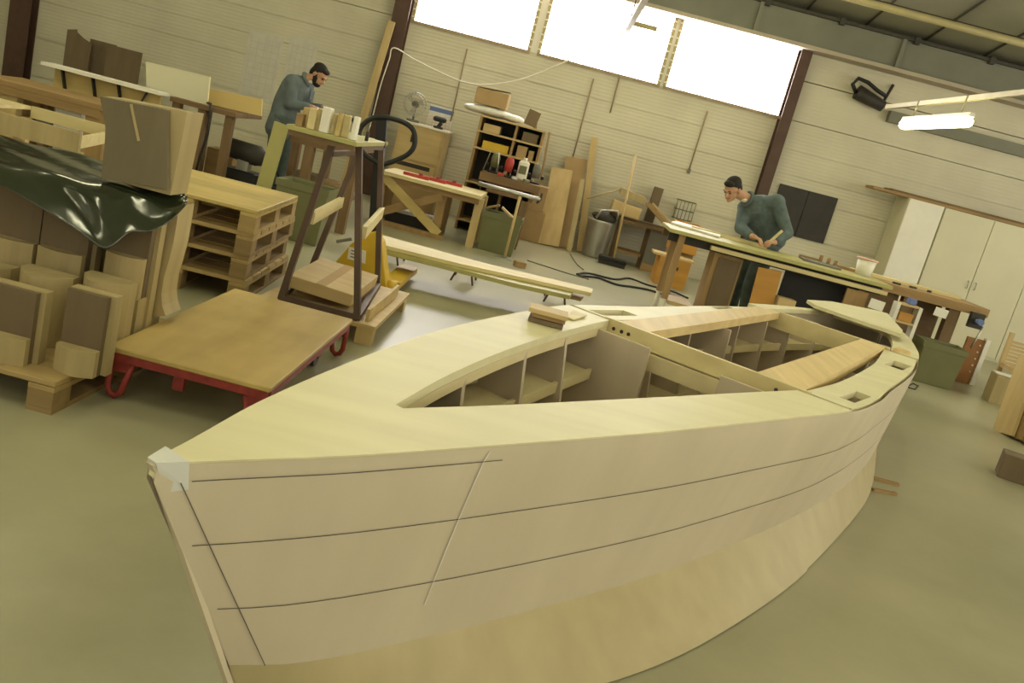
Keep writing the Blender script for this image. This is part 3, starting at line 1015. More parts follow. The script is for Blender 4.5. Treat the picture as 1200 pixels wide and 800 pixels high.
# big flared block standing on top of the film
Yb = 3.62
zf = W(160, 220, Yb).z
fr = [(118, 113), (196, 128), (196, 226), (122, 226)]
P = [W(x, y, Yb) for x, y in ((117, 113), (124, 150), (122, 175), (119, 200), (117, 222), (196, 222), (196, 129))]
root = empty('flared_block', ((P[0].x + P[-1].x) / 2, Yb, P[5].z), 'big flared block standing on top of the dark green film', 'block')
m = MB(); m.prism([(p.x, max(p.z, zf)) for p in P], 'y', Yb, Yb + .03); m.build('face_board', wood('grey_brown_face', (.17, .14, .085), 'z', .1, .6, 8, .1), root)
x1 = W(196, 129, Yb).x; x2 = W(211, 126, Yb).x + .02
m = MB(); m.prism([(P[0].x + .004, P[0].z + .004), (P[4].x, zf), (x2 - .015, zf), (x2, P[6].z + .01)], 'y', Yb + .031, Yb + .20); m.build('core', 'edge', root)
m = MB(); a, b = W(154, 122, Yb), W(163, 165, Yb); m.bar((a.x, Yb - .003, a.z), (b.x, Yb - .003, b.z), .010, .006, up=(0, 1, 0)); m.build('joint_strip', 'edge', root)
# hidden blocks in the middle of the pallet that carry the film
for k, (x, y, zt) in enumerate(((-1.80, 3.78, .76), (-2.10, 3.78, .77), (-2.42, 3.74, .76))):
    m = MB(); m.box(x - .12, x + .12, y, y + .30, PT, zt)
    o = m.build('core_block', 'edge'); tag(o, ('block under the film below the big flared block', 'block under the middle of the film', 'block under the outer end of the film')[k], 'block')
# dark green film draped over them
bm = bmesh.new()
grid = []
front = [(-60, 195), (0, 215), (30, 232), (70, 254), (100, 277), (126, 302), (150, 266), (172, 275), (196, 262), (220, 238)]
frontY = [3.36, 3.38, 3.40, 3.42, 3.42, 3.42, 3.52, 3.54, 3.60, 3.70]
back = [(-60, 150), (-10, 165), (30, 170), (60, 172), (88, 180), (110, 184), (128, 190), (150, 198), (185, 214), (214, 228)]
backY = [4.1] * 7 + [4.05, 3.95, 3.85]
nr = 14
for i in range(len(front)):
    a = W(front[i][0], front[i][1], frontY[i]); b = W(back[i][0], back[i][1], backY[i])
    top = W(front[i][0] + (back[i][0] - front[i][0]) * .3, front[i][1] + (back[i][1] - front[i][1]) * .42, frontY[i] + .10)
    top.z = max(top.z, .79)
    b.z = min(max(b.z, .80), .86)
    row = []
    for k in range(nr + 1):
        t = k / nr
        p = a.lerp(top, t / .4) if t < .4 else top.lerp(b, (t - .4) / .6)
        p = p.copy()
        p.z += .010 * math.sin(i * 2.1 + k * 1.3) * (1 if t > .1 else .3)
        p.y += .012 * math.sin(i * 1.7 + k * .9) * (t < .5)
        row.append(bm.verts.new(p))
    grid.append(row)
for i in range(len(front) - 1):
    for k in range(nr):
        f = bm.faces.new((grid[i][k], grid[i + 1][k], grid[i + 1][k + 1], grid[i][k + 1])); f.smooth = True
mm = MB(); mm.bm.free(); mm.bm = bm
o = mm.build('plastic_film', 'film'); tag(o, 'glossy dark green plastic film draped over the block pallet', 'plastic film')
sd = o.modifiers.new('s', 'SUBSURF'); sd.levels = 2; sd.render_levels = 2
so = o.modifiers.new('t', 'SOLIDIFY'); so.thickness = .002

# stack of pallets
labs = ['bottom pallet of the stack behind the red trolley', 'second pallet from the floor in the stack behind the trolley', 'third pallet from the floor in the stack behind the trolley', 'top pallet of the stack with a close boarded yellowish deck']
for k in range(4):
    pallet('pallet', -2.13 + (.012, -.008, .006, 0)[k], 5.80, .1445 * k, .86, 1.14, R((4, 5, 4.2, 4.6)[k]), labs[k], 'stacked pallets', boards=(6 if k < 3 else 9), hgt=.144, mats=(('pallet' if k < 3 else 'ply'), 'palletd' if k < 3 else 'pallet'), solid=(k == 3))

# A-frame on its dolly
DX0, DX1, DY0, DY1 = -1.50, -.79, 5.06, 6.25
root = empty('dolly', ((DX0 + DX1) / 2, 5.6, 0), 'low plywood dolly under the steel rack', 'dolly')
m = MB(); m.box(DX0, DX1, DY0, DY1, .10, .125); m.build('top_board', 'tan', root)
for x, y in ((DX1 - .06, DY0 + .06), (DX0 + .06, DY0 + .06), (DX1 - .06, DY1 - .06), (DX0 + .06, DY1 - .06)):
    m = MB(); m.box(x - .05, x + .05, y - .05, y + .05, 0, .0995); m.build('block', 'tanz', root)
FZ = .126
f0, f1 = 5.10, 6.15
root = empty('steel_rack', (-1.17, 5.6, FZ), 'tall brown steel rack with sloping posts standing on the dolly', 'rack')
def Wz(px, py, Y): p = W(px, py, Y); return Vector((p.x, Y, p.z))
tops = [(Wz(421, 171, f0), Wz(388, 180, f0)), (Wz(447, 173, f1), Wz(422, 178, f1))]
bots = [(Wz(418, 376, f0), Wz(330, 346, f0)), (Wz(444, 328, f1), Wz(365, 312, f1))]
for k in range(2):
    ztop = tops[0][0].z if k == 0 else tops[1][0].z
    for t, b in zip(tops[k], bots[k]):
        b = Vector((b.x, b.y, FZ)); t = Vector((t.x, t.y, ztop))
        m = MB(); m.bar(b + Vector((0, 0, .012)), t, .036, .036, up=(0, 1, 0)); m.build('post', 'steeld', root)
    a = Vector((tops[k][0].x, tops[k][0].y, ztop)); c = Vector((tops[k][1].x, tops[k][1].y, ztop))
    m = MB(); m.bar(a, c, .034, .034); m.build('top_rail', 'steeld', root)
    a = Vector((bots[k][0].x, bots[k][0].y, FZ + .02)); c = Vector((bots[k][1].x, bots[k][1].y, FZ + .02))
    m = MB(); m.bar(a, c, .04, .04); m.build('bottom_rail', 'steeld', root)
for q in (0, 1):
    a, c = tops[0][q], tops[1][q]
    m = MB(); m.bar(a, c, .03, .03); m.build('top_rail', 'steeld', root)
    a = Vector((bots[0][q].x, f0, FZ + .02)); c = Vector((bots[1][q].x, f1, FZ + .02))
    m = MB(); m.bar(a, c, .036, .036); m.build('bottom_rail', 'steeld', root)
RACK = root
# pale battens fixed across the rack
for a, b, lab in (((363, 255), (398, 236), 'pale batten clipped across the sloping side of the steel rack'), ((424, 272), (445, 248), 'pale batten running across the upright side of the steel rack')):
    A, B = Wz(a[0], a[1], f0 + .03), Wz(b[0], b[1], f1 + .02)
    A.x += .012; B.x += .012
    m = MB(); m.bar(A, B, .03, .07); o = m.build('wooden_rail', 'piney', RACK); tag(o, lab)
# flat carton tilted inside the rack
A = [Wz(335, 330, 5.17), Wz(416, 352, 5.17)]
root = empty('flat_carton', (-1.16, 5.6, .165), 'flat tan carton lying tilted between the posts of the steel rack', 'carton')
rot = Matrix.Rotation(R(3.0), 3, 'Y') @ Matrix.Rotation(R(1), 3, 'X')
m = MB(); m.rbox((-1.185, 5.56, .225), (.40, .72, .075), rot); m.build('box', 'tan', root, bevel=.003)
m = MB(); m.rbox((-1.185, 5.56, .264), (.06, .72, .002), rot); m.build('tape', 'card', root)
# side board standing on the dolly
m = MB(); m.bar((-.862, 5.13, .165), (-.855, 6.05, .165), .02, .075); o = m.build('side_board', 'tan'); tag(o, 'narrow tan board on edge along the outer side of the dolly', 'board')

# yellow pallet jack with black loop handle
JY = 6.50
root = empty('pallet_jack', (-1.12, JY, 0), 'yellow pallet jack with a black loop handle behind the steel rack', 'pallet jack')
jp = [W(x, y, JY) for x, y in ((381, 326), (452, 346), (452, 330), (447, 285), (441, 271), (426, 274), (410, 287))]
m = MB(); m.prism([(p.x, max(.06, p.z)) for p in jp], 'y', JY, JY + .16); m.build('body', 'yellow', root, bevel=.006)
m = MB(); a = [W(x, y, JY - .004) for x, y in ((409, 289), (429, 294), (428, 309), (407, 303))]
m.prism([(p.x, p.z) for p in a], 'y', JY - .004, JY - .0005); o = m.build('rating_plate', 'white', root)
m = MB()
for k in range(3):
    l = [a[0].lerp(a[3], .25 + .25 * k), a[1].lerp(a[2], .25 + .25 * k)]
    m.bar((l[0].x + .02, JY - .0055, l[0].z), (l[1].x - .03, JY - .0055, l[1].z), .003, .008)
m.build('plate_lines', 'grayb', o)
for px, py in ((455, 345), (395, 330)):
    c = W(px, py, JY); m = MB(); m.tube([(c.x - .03, JY + .08, .06), (c.x + .03, JY + .08, .06)], .06, 14); m.build('wheel', 'yellow' if px > 420 else 'black', root)
m = MB()
for x in (-1.40, -1.0): m.box(x - .07, x + .07, JY + .165, JY + 1.0, .05, .10)
m.build('fork', 'yellow', root)
hb0, hb1 = W(438, 272, JY + .08), W(448, 140, JY + .05)
m = MB(); m.bar(hb0, hb1, .075, .05, up=(0, 1, 0)); m.build('tiller', 'black', root)
lp = [W(x, y, JY + .02) for x, y in ((444, 192), (425, 178), (421, 155), (430, 142), (446, 137), (470, 142), (484, 152), (486, 168), (480, 179), (466, 187), (446, 194))]
m = MB(); m.tube(smoothpts(lp, 5), .019, 8); m.build('loop_handle', 'black', root)
m = MB(); c = W(398, 280, JY); m.bar(W(412, 280, JY - .02), W(394, 283, JY - .05), .03, .02); m.build('pedal', 'grayb', root)

# ------------------------------------------------------------ back left bay
def benchlike(name, x0, x1, y0, y1, zt, th, label, legs, mt='bench', ml='benchz', cat='workbench', leg=.08, rail=True):
    root = empty(name, ((x0 + x1) / 2, (y0 + y1) / 2, 0), label, cat)
    m = MB(); m.box(x0, x1, y0, y1, zt - th, zt); m.build('top', mt, root, bevel=.003)
    for x, y in legs:
        m = MB(); m.box(x - leg / 2, x + leg / 2, y - leg / 2, y + leg / 2, 0, zt - th - .0005); m.build('leg', ml, root)
    if rail:
        m = MB(); m.box(x0 + .05, x1 - .05, y0 + .04, y0 + .065, zt - th - .12, zt - th - .001); m.build('apron', ml, root)
        m = MB(); m.box(x0 + .05, x1 - .05, y1 - .065, y1 - .04, zt - th - .12, zt - th - .001); m.build('apron', ml, root)
    return root
# table with heavy amber frame, at the far left edge
zt = W(60, 108, 8.0).z
a, b = W(-30, 84, 8.0), W(121, 121, 8.0)
R1 = benchlike('work_table', a.x, b.x, 8.0, 8.72, zt, .05, 'amber framed work table with clutter underneath, below the white topped bench', [], 'mid', 'midz', rail=False)
MB().box(a.x + .05, b.x - .02, 8.005, 8.0295, zt - .12, zt - .0505).build('apron', 'mid', R1)
for px, y in ((12, 8.12), (118, 8.08), (42, 8.6), (118, 8.64)):
    c = W(px, 118, y); m = MB(); m.box(c.x - .09, c.x + .09, y - .05, y + .05, 0, zt - .0505); m.build('leg', 'tanz' if px == 12 else 'midz', R1)
m = MB(); m.box(a.x + .05, b.x - .05, 8.15, 8.56, zt - .42, zt - .40); m.build('under_shelf', 'mid', R1)
for k, (px, w, h, mt, lab) in enumerate(((33, .16, .10, 'card', 'small brown carton on the shelf under the amber framed table'), (58, .16, .12, 'grayb', 'grey case on the shelf under the amber framed table'), (86, .25, .26, 'white', 'white box on the shelf under the amber framed table'))):
    c = W(px, 140, 8.3); m = MB(); m.box(c.x - w / 2, c.x + w / 2, 8.2, 8.5, zt - .399, zt - .40 + h); o = m.build('stored_box', mt, bevel=.004); tag(o, lab, 'box')
# white topped cutting bench with black folding struts
zt2 = W(118, 90, 8.8).z
a, b = W(47, 78, 8.8), W(187, 104, 8.8)
root = empty('strut_bench', ((a.x + b.x) / 2, 9.2, 0), 'white topped bench with slanting black struts beside the wall', 'workbench')
MB().box(a.x, b.x, 8.8, 9.06, zt2 - .03, zt2).build('top', 'white', root)
MB().box(a.x + .06, b.x - .05, 8.96, 9.0, zt2 - .30, zt2 - .031).build('front_board', 'ply', root)
MB().box(a.x + .02, b.x - .02, 8.82, 9.05, zt2 - .36, zt2 - .301).build('lower_frame', 'dark', root)
for x in (a.x + .06, b.x - .06):
    for y in (8.87, 9.0): MB().box(x - .035, x + .035, y - .035, y + .035, 0, zt2 - .3605).build('leg', 'benchz', root)
L = b.x - a.x
for f, s in ((.16, 1), (.42, 1), (.64, 1), (.82, -1)):
    x = a.x + L * f
    m = MB(); m.bar((x - .04 * s, 8.93, zt2 - .035), (x + .05 * s, 8.90, zt2 - .30), .028, .02); m.build('strut', 'black', root)
# three brown boards standing behind it
for k, (p, q, Y, lab) in enumerate((((71, 95), (108, 42), 12.2, 'brown board with a wavy top standing by the wall, outermost of three'), ((99, 95), (136, 53), 12.3, 'middle brown board standing by the wall behind the strut bench'), ((119, 102), (166, 62), 12.1, 'brown board standing by the wall nearest the pale upright panel'))):
    x0, x1, _, z1 = F(p, q, Y)
    m = MB()
    if k == 0: m.prism([(x0, .001), (x1, .001), (x1, z1 - .10), (x1 - .12, z1 - .06), (x1 - .22, z1 + .0), (x0 + .12, z1 + .03), (x0, z1)], 'y', Y, Y + .03)
    else: m.box(x0, x1, Y, Y + .03, .001, z1)
    o = m.build('standing_board', 'mdf'); tag(o, lab, 'board')
# pale panels on a trestle table
zt3 = W(235, 122, 9.0).z
a, b = W(199, 115, 9.0), W(276, 135, 9.0)
T3 = benchlike('trestle_table', a.x, b.x, 9.0, 9.8, zt3, .045, 'dark trestle table carrying the pale upright panel', [], 'bench', 'benchz', 'table', rail=False)
for px, y in ((235, 9.08), (268, 9.08), (204, 9.1), (240, 9.7), (268, 9.7)):
    c = W(px, 150, y); m = MB(); m.box(c.x - .04, c.x + .04, y - .04, y + .04, 0, zt3 - .0455); m.build('leg', 'benchz', T3)
P = [W(x, y, 9.12) for x, y in ((170, 113), (242, 126), (246, 90), (171, 72))]
m = MB(); m.prism([(p.x, max(p.z, zt3 + .001)) for p in P], 'y', 9.12, 9.15, 0, 1)
o = m.build('pale_board', 'cream', extra=('pine',)); tag(o, 'large pale panel standing upright on the trestle table', 'panel')
P = [W(x, y, 9.35) for x, y in ((244, 125), (306, 136), (307, 116), (246, 104))]
m = MB(); m.prism([(p.x, max(p.z, zt3 + .001)) for p in P], 'y', 9.35, 9.38)
o = m.build('yellow_board', wood('yellow_panel_wood', (.62, .47, .19), 'x', .06, .5, 8, .06)); tag(o, 'yellowish panel lying on edge behind the pale upright panel', 'panel')
c = W(254, 123, 9.2); m = MB(); m.tube([(c.x - .12, 9.20, zt3 + .014), (c.x - .05, 9.1, zt3 + .025), (c.x + .01, 9.02, zt3 + .026), (c.x + .03, 8.975, zt3 + .0), (c.x + .05, 8.965, zt3 - .25), (c.x + .01, 8.965, zt3 - .5), (c.x - .02, 8.96, .02)], .012, 6)
o = m.build('black_hose', 'black'); tag(o, 'black hose hanging over the trestle table edge to the machine', 'hose')
# machine under the table
c = W(285, 178, 9.3)
root = empty('dust_blower', (c.x, 9.5, 0), 'dark floor machine with rounded body beside the trestle table', 'machine')
zc = W(288, 178, 9.3).z
m = MB(); m.tube([(c.x - .22, 9.4, zc), (c.x + .12, 9.4, zc - .02), (c.x + .22, 9.4, zc - .05)], [.10, .11, .06], 14); m.build('motor', 'dark', root)
m = MB(); m.box(c.x - .2, c.x + .16, 9.3, 9.55, 0.0, zc - .20); m.build('stand', 'black', root, bevel=.02)
m = MB(); m.box(c.x - .06, c.x + .06, 9.34, 9.46, zc - .20, zc - .08); m.build('neck', 'steel', root)
m = MB(); m.tube([(c.x + .2, 9.4, zc - .04), (c.x + .34, 9.38, zc - .10), (c.x + .42, 9.36, zc - .22), (c.x + .45, 9.33, .02)], .014, 6); m.build('cable', 'black', root)
c = W(265, 190, 9.6); m = MB(); m.box(c.x - .32, c.x - .02, 9.84, 10.08, 0, .40); o = m.build('wood_crate', 'mid', bevel=.005); tag(o, 'brown crate on the floor behind the trestle legs', 'crate')
x0, x1, z0, z1 = F((208, 200), (240, 160), 10.2); m = MB(); m.box(x0, x1, 10.2, 10.24, 0, z1); o = m.build('leaning_sheet', 'mid'); tag(o, 'brown sheet standing on the floor behind the trestle table', 'board')
x0, x1, z0, z1 = F((312, 205), (320, 157), 11.0); m = MB(); m.box(x0, x1, 11, 11.06, 0, z1); o = m.build('upright_stake', 'mdf'); tag(o, 'short brown upright post beside the green bench of blocks', 'post')
# pale open frame standing on the pallet stack side, at the picture edge
ZB = W(60, 145, 6.5).z
root = empty('open_frame', (W(40, 160, 6.4).x, 6.8, 0), 'pale unfinished box frame with open top at the picture edge', 'frame')
A0, A1 = W(-70, 115, z=ZB), W(94, 156, z=ZB)
B0, B1 = W(-10, 130, z=ZB), W(123, 150, z=ZB)
z0 = W(94, 180, 6.4).z
yf = A1.y
m = MB(); m.box(A1.x - 1.9, A1.x, yf, yf + .03, z0, ZB); m.build('side_panel', 'edge', root)
m = MB(); m.box(A1.x - .9, B1.x + .05, yf + .9, yf + .93, z0 + .05, ZB); m.build('side_panel', 'pine', root)
m = MB(); m.bar((A1.x - .015, yf + .031, (z0 + ZB) / 2), (B1.x + .035, yf + .899, (z0 + ZB) / 2 + .03), .03, ZB - z0 - .06); m.build('side_panel', 'pine', root)
m = MB(); m.box(A1.x - 1.2, A1.x - .9, yf + .031, yf + .899, ZB - .03, ZB - .002); m.build('cross_piece', 'pine', root)
for x in (A1.x - .03, A1.x - .9):
    for y in (yf + .06, yf + .85): m = MB(); m.box(x - .03, x + .03, y - .03, y + .03, 0, z0 - .0005 if y < yf + .5 else z0 + .05); m.build('leg', 'tanz', root)

# -------------------------------------------------------- bearded worker's bench
BZ = .92
bx0, bx1, by0, by1 = -2.61, -1.90, 8.74, 10.15
root = empty('block_bench', ((bx0 + bx1) / 2, 9.4, 0), 'dark wooden bench standing behind the steel rack, before the bearded worker', 'workbench')
MB().box(bx0, bx1, by0, by1, BZ - .035, BZ).build('top', 'greentop', root)
MB().box(bx0 + .03, bx1 - .03, by0 + .03, by0 + .06, BZ - .16, BZ - .0355).build('apron', 'bench', root)
MB().box(bx1 - .06, bx1 - .03, by0 + .061, by1 - .03, BZ - .12, BZ - .0355).build('apron', 'bench', root)
for p, q, y in (((366, 162), (340, 240), 8.82), ((419, 172), (405, 235), 8.84), ((350, 160), (318, 235), 9.9), ((388, 165), (372, 215), 9.9)):
    A = W(p[0], p[1], y); B = W(q[0], q[1], y)
    x = A.x
    MB().box(x - .045, x + .045, y - .045, y + .045, 0, BZ - .036).build('leg', 'benchz', root)
MB().box(bx0 + .08, bx1 - .1, 8.95, 9.8, .28, .31).build('under_shelf', 'bench', root)
for k, (px, w, h, mt, lab) in enumerate(((355, .25, .14, 'mdf', 'dark block of wood on the shelf under the dark bench behind the steel rack'), (388, .22, .12, 'card', 'pinkish brown carton on the shelf under the dark bench behind the steel rack'))):
    c = W(px, 210, 9.2); m = MB(); m.box(c.x - w / 2, c.x + w / 2, 9.2, 9.5, .3105, .31 + h); o = m.build('stored_block', mt); tag(o, lab, 'block')
# green board leaning at the end of the bench
A, B = W(337, 146, 8.68), W(314, 225, 8.68)
m = MB(); m.bar((A.x - .03, 8.60, A.z + .0), (B.x - .05, 8.60, .012), .14, .03, up=(0, 1, 0)); o = m.build('green_plank', 'greentop'); tag(o, 'olive green plank leaning at the end of the dark bench behind the steel rack', 'plank')
# olive tub under the bench
def tub(px, py, Y, w, d, h, label, name='olive_bin', yaw=0):
    c = W(px, py, Y)
    root = empty(name, (c.x, Y + d / 2, 0), label, 'bin')
    rot = Matrix.Rotation(yaw, 3, 'Z')
    m = MB(); bm = m.bm
    cen = Vector((c.x, Y + d / 2, 0))
    def ring(s, z, n=1): return [bm.verts.new(cen + rot @ Vector((sx * w / 2 * s, sy * d / 2 * s, z))) for sx, sy in ((-1, -1), (1, -1), (1, 1), (-1, 1))]
    a, b, c2, e = ring(.88, 0), ring(1, h), ring(.95, h), ring(.84, .03)
    for A_, B_ in ((a, b), (b, c2), (c2, e)):
        for i in range(4): bm.faces.new((A_[i], A_[(i + 1) % 4], B_[(i + 1) % 4], B_[i]))
    bm.faces.new(a[::-1]); bm.faces.new(e)
    m.build('tub', 'green', root, bevel=.012)
    m = MB(); bm = m.bm
    a, b, c2, e = ring(1.001, h - .05), ring(1.035, h - .05), ring(1.035, h + .008), ring(1.001, h + .008)
    for A_, B_ in ((a, b), (b, c2), (c2, e), (e, a)):
        for i in range(4): bm.faces.new((A_[i], A_[(i + 1) % 4], B_[(i + 1) % 4], B_[i]))
    m.build('rim', 'green', root)
    return root
tub(352, 232, 7.75, .46, .42, .50, 'olive plastic bin standing behind the pallet stack under the dark bench behind the steel rack')
# board laid on the steel rack, crowded with small blocks and tools
RB = 1.158
root = empty('rack_board', (-1.31, 5.62, 1.132), 'greenish board laid across the top of the steel rack, crowded with blocks', 'board')
q0, q1, q2 = W(338, 145, z=RB), W(418.5, 166.5, z=RB), W(456, 167.5, z=RB)
yb0 = q1.y; yb1 = min(q2.y, 6.35)
MB().box(q0.x, q1.x, yb0, yb1, RB - .024, RB).build('board', 'greentop', root, bevel=.002)
MB().box(q0.x + .01, q1.x - .01, yb0 + .01, yb0 + .03, RB - .05, RB - .0245).build('edge_batten', 'bench', root)
sp = [(345, 131, .034, 'mid'), (352.5, 124, .030, 'tanz'), (360, 125, .038, 'pine'), (368, 125, .022, 'pine'), (377, 124, .046, 'white'), (385.5, 131, .024, 'pine'), (392, 131, .022, 'ply'), (400, 133, .036, 'pine'), (411, 135, .024, 'white')]
nm = ['reddish block at the outer end of the rack board', 'second upright block along the rack board', 'broad pale block before the bearded worker', 'thin pale block before the bearded worker', 'tall white block in the middle of the rack board', 'narrow pale block beside the tall white one', 'amber block beside the dark clamp', 'pale leg shaped block at the dark clamp', 'white upright piece at the inner end of the rack board']
for k, (px, yt, w, mt) in enumerate(sp):
    Y = yb0 + .035 + .04 * (k % 2)
    t = W(px, yt, Y)
    m = MB(); m.rbox((t.x + .03, Y + .03, (RB + .001 + t.z) / 2), (w, .045, t.z - RB - .001), R(-6 + 4 * (k % 4)))
    o = m.build('small_block', mt, bevel=.003); tag(o, nm[k], 'block')
c = W(402, 150, yb0 + .2)
m = MB(); m.tube(smoothpts([(c.x - .05, yb0 + .2, RB + .075), (c.x, yb0 + .2, RB + .105), (c.x + .05, yb0 + .2, RB + .085), (c.x + .06, yb0 + .2, RB + .010)], 4), .009, 7)
o = m.build('c_clamp', 'black'); tag(o, 'dark curved clamp standing on the rack board', 'clamp')
sx = q1.x - .02
root = empty('screwdriver', (sx, yb0 + .3, RB), 'screwdriver standing upright at the inner end of the rack board', 'screwdriver')
MB().tube([(sx, yb0 + .3, RB + .001), (sx, yb0 + .3, RB + .05)], .010, 8).build('handle', 'dark', root)
MB().tube([(sx, yb0 + .3, RB + .0505), (sx + .004, yb0 + .3, RB + .10)], .003, 6).build('shaft', 'steel', root)

# timber leaning on the red column
a, b = W(459, 25, 12.72), W(424, 160, 12.6)
m = MB(); m.bar((a.x, 12.73, a.z), (b.x - .10, 12.55, .01), .10, .03, up=(0, 1, 0)); o = m.build('leaning_plank', 'tanz'); tag(o, 'long tan plank leaning against the middle red column', 'plank')

# ------------------------------------------------------------ chest of drawers, fan, calendar
x0, x1, z0, z1 = F((463, 187), (520, 152), 12.3)
zt = W(500, 150, 12.3).z
root = empty('plan_chest', ((x0 + x1) / 2, 12.6, 0), 'tan wooden chest of drawers at the wall below the fan', 'chest of drawers')
x0 = W(462, 170, 12.3).x; x1 = W(520, 165, 12.3).x
MB().box(x0, x1, 12.32, 12.92, 0, zt).build('body', 'tan', root)
zz = [(zt - .46, zt - .03), (zt - .62, zt - .50), (zt - .80, zt - .66)]
for k, (a, b) in enumerate(zz):
    q = MB().box(x0 + .03, x1 - .03, 12.30, 12.3195, a, b).build('drawer', 'tan', root)
    if k: MB().box(x0 + .08, x1 - .1, 12.297, 12.2995, b - .06, b - .005).build('finger_slot', 'dark', q)
    else: MB().box(x0 + .2, x0 + .23, 12.285, 12.2995, b - .2, b - .1).build('handle', 'dark', q)
m = MB(); m.box(x0 - .05, x1 + .03, 12.3, 12.95, zt + .0005, zt + .025); m.build('top', 'white', root)
ZT = zt + .026
# fan
c = W(487, 122, 12.6)
root = empty('desk_fan', (c.x, 12.6, ZT), 'grey wire cage fan standing on the chest of drawers', 'fan')
rr = .16
m = MB()
for Y_, r_ in ((12.55, rr), (12.6, rr * .93), (12.5, rr * .8)):
    m.tube([(c.x + r_ * math.cos(t), Y_, c.z + r_ * math.sin(t)) for t in [2 * math.pi * k / 24 for k in range(24)]], .005, 5, closed=True)
for k in range(24):
    t = 2 * math.pi * k / 24
    m.tube([(c.x + .03 * math.cos(t), 12.48, c.z + .03 * math.sin(t)), (c.x + rr * .8 * math.cos(t), 12.5, c.z + rr * .8 * math.sin(t)), (c.x + rr * math.cos(t), 12.55, c.z + rr * math.sin(t))], .0028, 4)
m.build('cage', 'steel', root)
for k in range(3):
    t = 2 * math.pi * k / 3 + .4
    m = MB(); m.prism([(c.x + .03 * math.cos(t), c.z + .03 * math.sin(t)), (c.x + .13 * math.cos(t - .35), c.z + .13 * math.sin(t - .35)), (c.x + .14 * math.cos(t + .25), c.z + .14 * math.sin(t + .25)), (c.x + .03 * math.cos(t + .9), c.z + .03 * math.sin(t + .9))], 'y', 12.555, 12.56)
    m.build('blade', 'flange', root)
MB().tube([(c.x, 12.55, c.z), (c.x, 12.7, c.z)], .05, 10).build('motor', 'grayb', root)
MB().tube([(c.x, 12.66, c.z - .04), (c.x, 12.66, ZT + .03)], .014, 8).build('stem', 'grayb', root)
MB().tube([(c.x, 12.66, ZT), (c.x, 12.66, ZT + .03)], .09, 14).build('base', 'grayb', root)
# calendar
P = [W(x, y, YW - .006) for x, y in ((500, 155), (524, 160), (533, 127), (504, 121))]
root = empty('hanging_calendar', ((P[0].x + P[1].x) / 2, YW - .006, P[0].z), 'blue headed wall calendar with a faded grid above the chest of drawers', 'calendar')
x0, x1 = P[0].x - .03, P[2].x + .0
z0, z1 = P[0].z, P[3].z
MB().box(x0, x1, YW - .008, YW - .003, z0, z1).build('sheet', 'bag', root)
MB().box(x0, x1, YW - .0095, YW - .0085, z1 - .09, z1 - .03).build('heading', 'blue', root)
m = MB()
for k in range(6): m.box(x0 + .02, x1 - .02, YW - .0095, YW - .0085, z0 + .03 + k * .04, z0 + .038 + k * .04)
for k in range(7): m.box(x0 + .02 + k * (x1 - x0 - .045) / 6, x0 + .027 + k * (x1 - x0 - .045) / 6, YW - .0095, YW - .0085, z0 + .03, z0 + .235)
m.build('grid_lines', 'pink', root)
c = W(512, 156, 12.5)
root = empty('cordless_drill', (c.x, 12.5, ZT), 'small dark power tool on the chest of drawers before the calendar', 'power tool')
MB().box(c.x - .09, c.x + .09, 12.46, 12.54, ZT + .09, ZT + .16).build('motor_body', 'black', root, bevel=.02)
MB().bar((c.x + .03, 12.5, ZT + .0895), (c.x + .0, 12.5, ZT + .02), .05, .05).build('grip', 'black', root)
MB().box(c.x - .06, c.x + .06, 12.45, 12.55, ZT + .0005, ZT + .03).build('battery', 'dark', root)

# ------------------------------------------------------------- low assembly table with X brace
TZ2 = W(450, 200, 10.12).z
x0, x1 = W(447, 198, 10.12).x, W(566, 222, 10.12).x
root = empty('assembly_table', ((x0 + x1) / 2, 10.5, 0), 'long low table with an X braced wooden side and pale edge', 'table')
MB().box(x0, x1, 10.12, 10.95, TZ2 - .04, TZ2).build('top', 'pine', root)
MB().box(x0 + .03, x1 - .02, 10.2, 10.24, TZ2 - .11, TZ2 - .0405).build('apron', 'mid', root)
a, b = W(454, 208, 10.2), W(513, 280, 10.2)
m = MB(); m.bar((x0 + .03, 10.185, TZ2 - .06), (W(513, 278, 10.2).x, 10.185, .06), .028, .10, up=(0, 0, 1)); m.build('brace', 'ply', root)
m = MB(); m.bar((x0 + .0, 10.215, .10), (W(522, 215, 10.2).x, 10.215, TZ2 - .12), .028, .09); m.build('brace', 'mid', root)
MB().box(x0 - .02, W(515, 280, 10.2).x + .03, 10.17, 10.25, 0, .055).build('foot_rail', 'midz', root)
for px in (447, 518, 560):
    for y in (10.3, 10.85):
        x = W(px, 205 + (px - 447) * .25, 10.2).x + .02
        MB().box(x - .045, x + .045, y - .045, y + .045, 0, TZ2 - .0405).build('leg', 'midz' if px < 550 else 'tanz', root)
# red clamps lying on it
for k in range(3):
    xa = W(490 + 18 * k, 210 + 4 * k, 10.5).x
    r2 = empty('red_clamp', (xa, 10.4, TZ2), ('red bar clamp on the low table nearest the drawers', 'red bar clamp in the middle of the low table', 'red bar clamp on the low table nearest the steel rail')[k], 'clamp')
    MB().box(xa - .16, xa + .14, 10.35 + .12 * k, 10.39 + .12 * k, TZ2 + .001, TZ2 + .035).build('bar', 'redb', r2)
    MB().box(xa + .02, xa + .06, 10.34 + .12 * k, 10.40 + .12 * k, TZ2 + .0355, TZ2 + .06).build('jaw', 'red', r2)
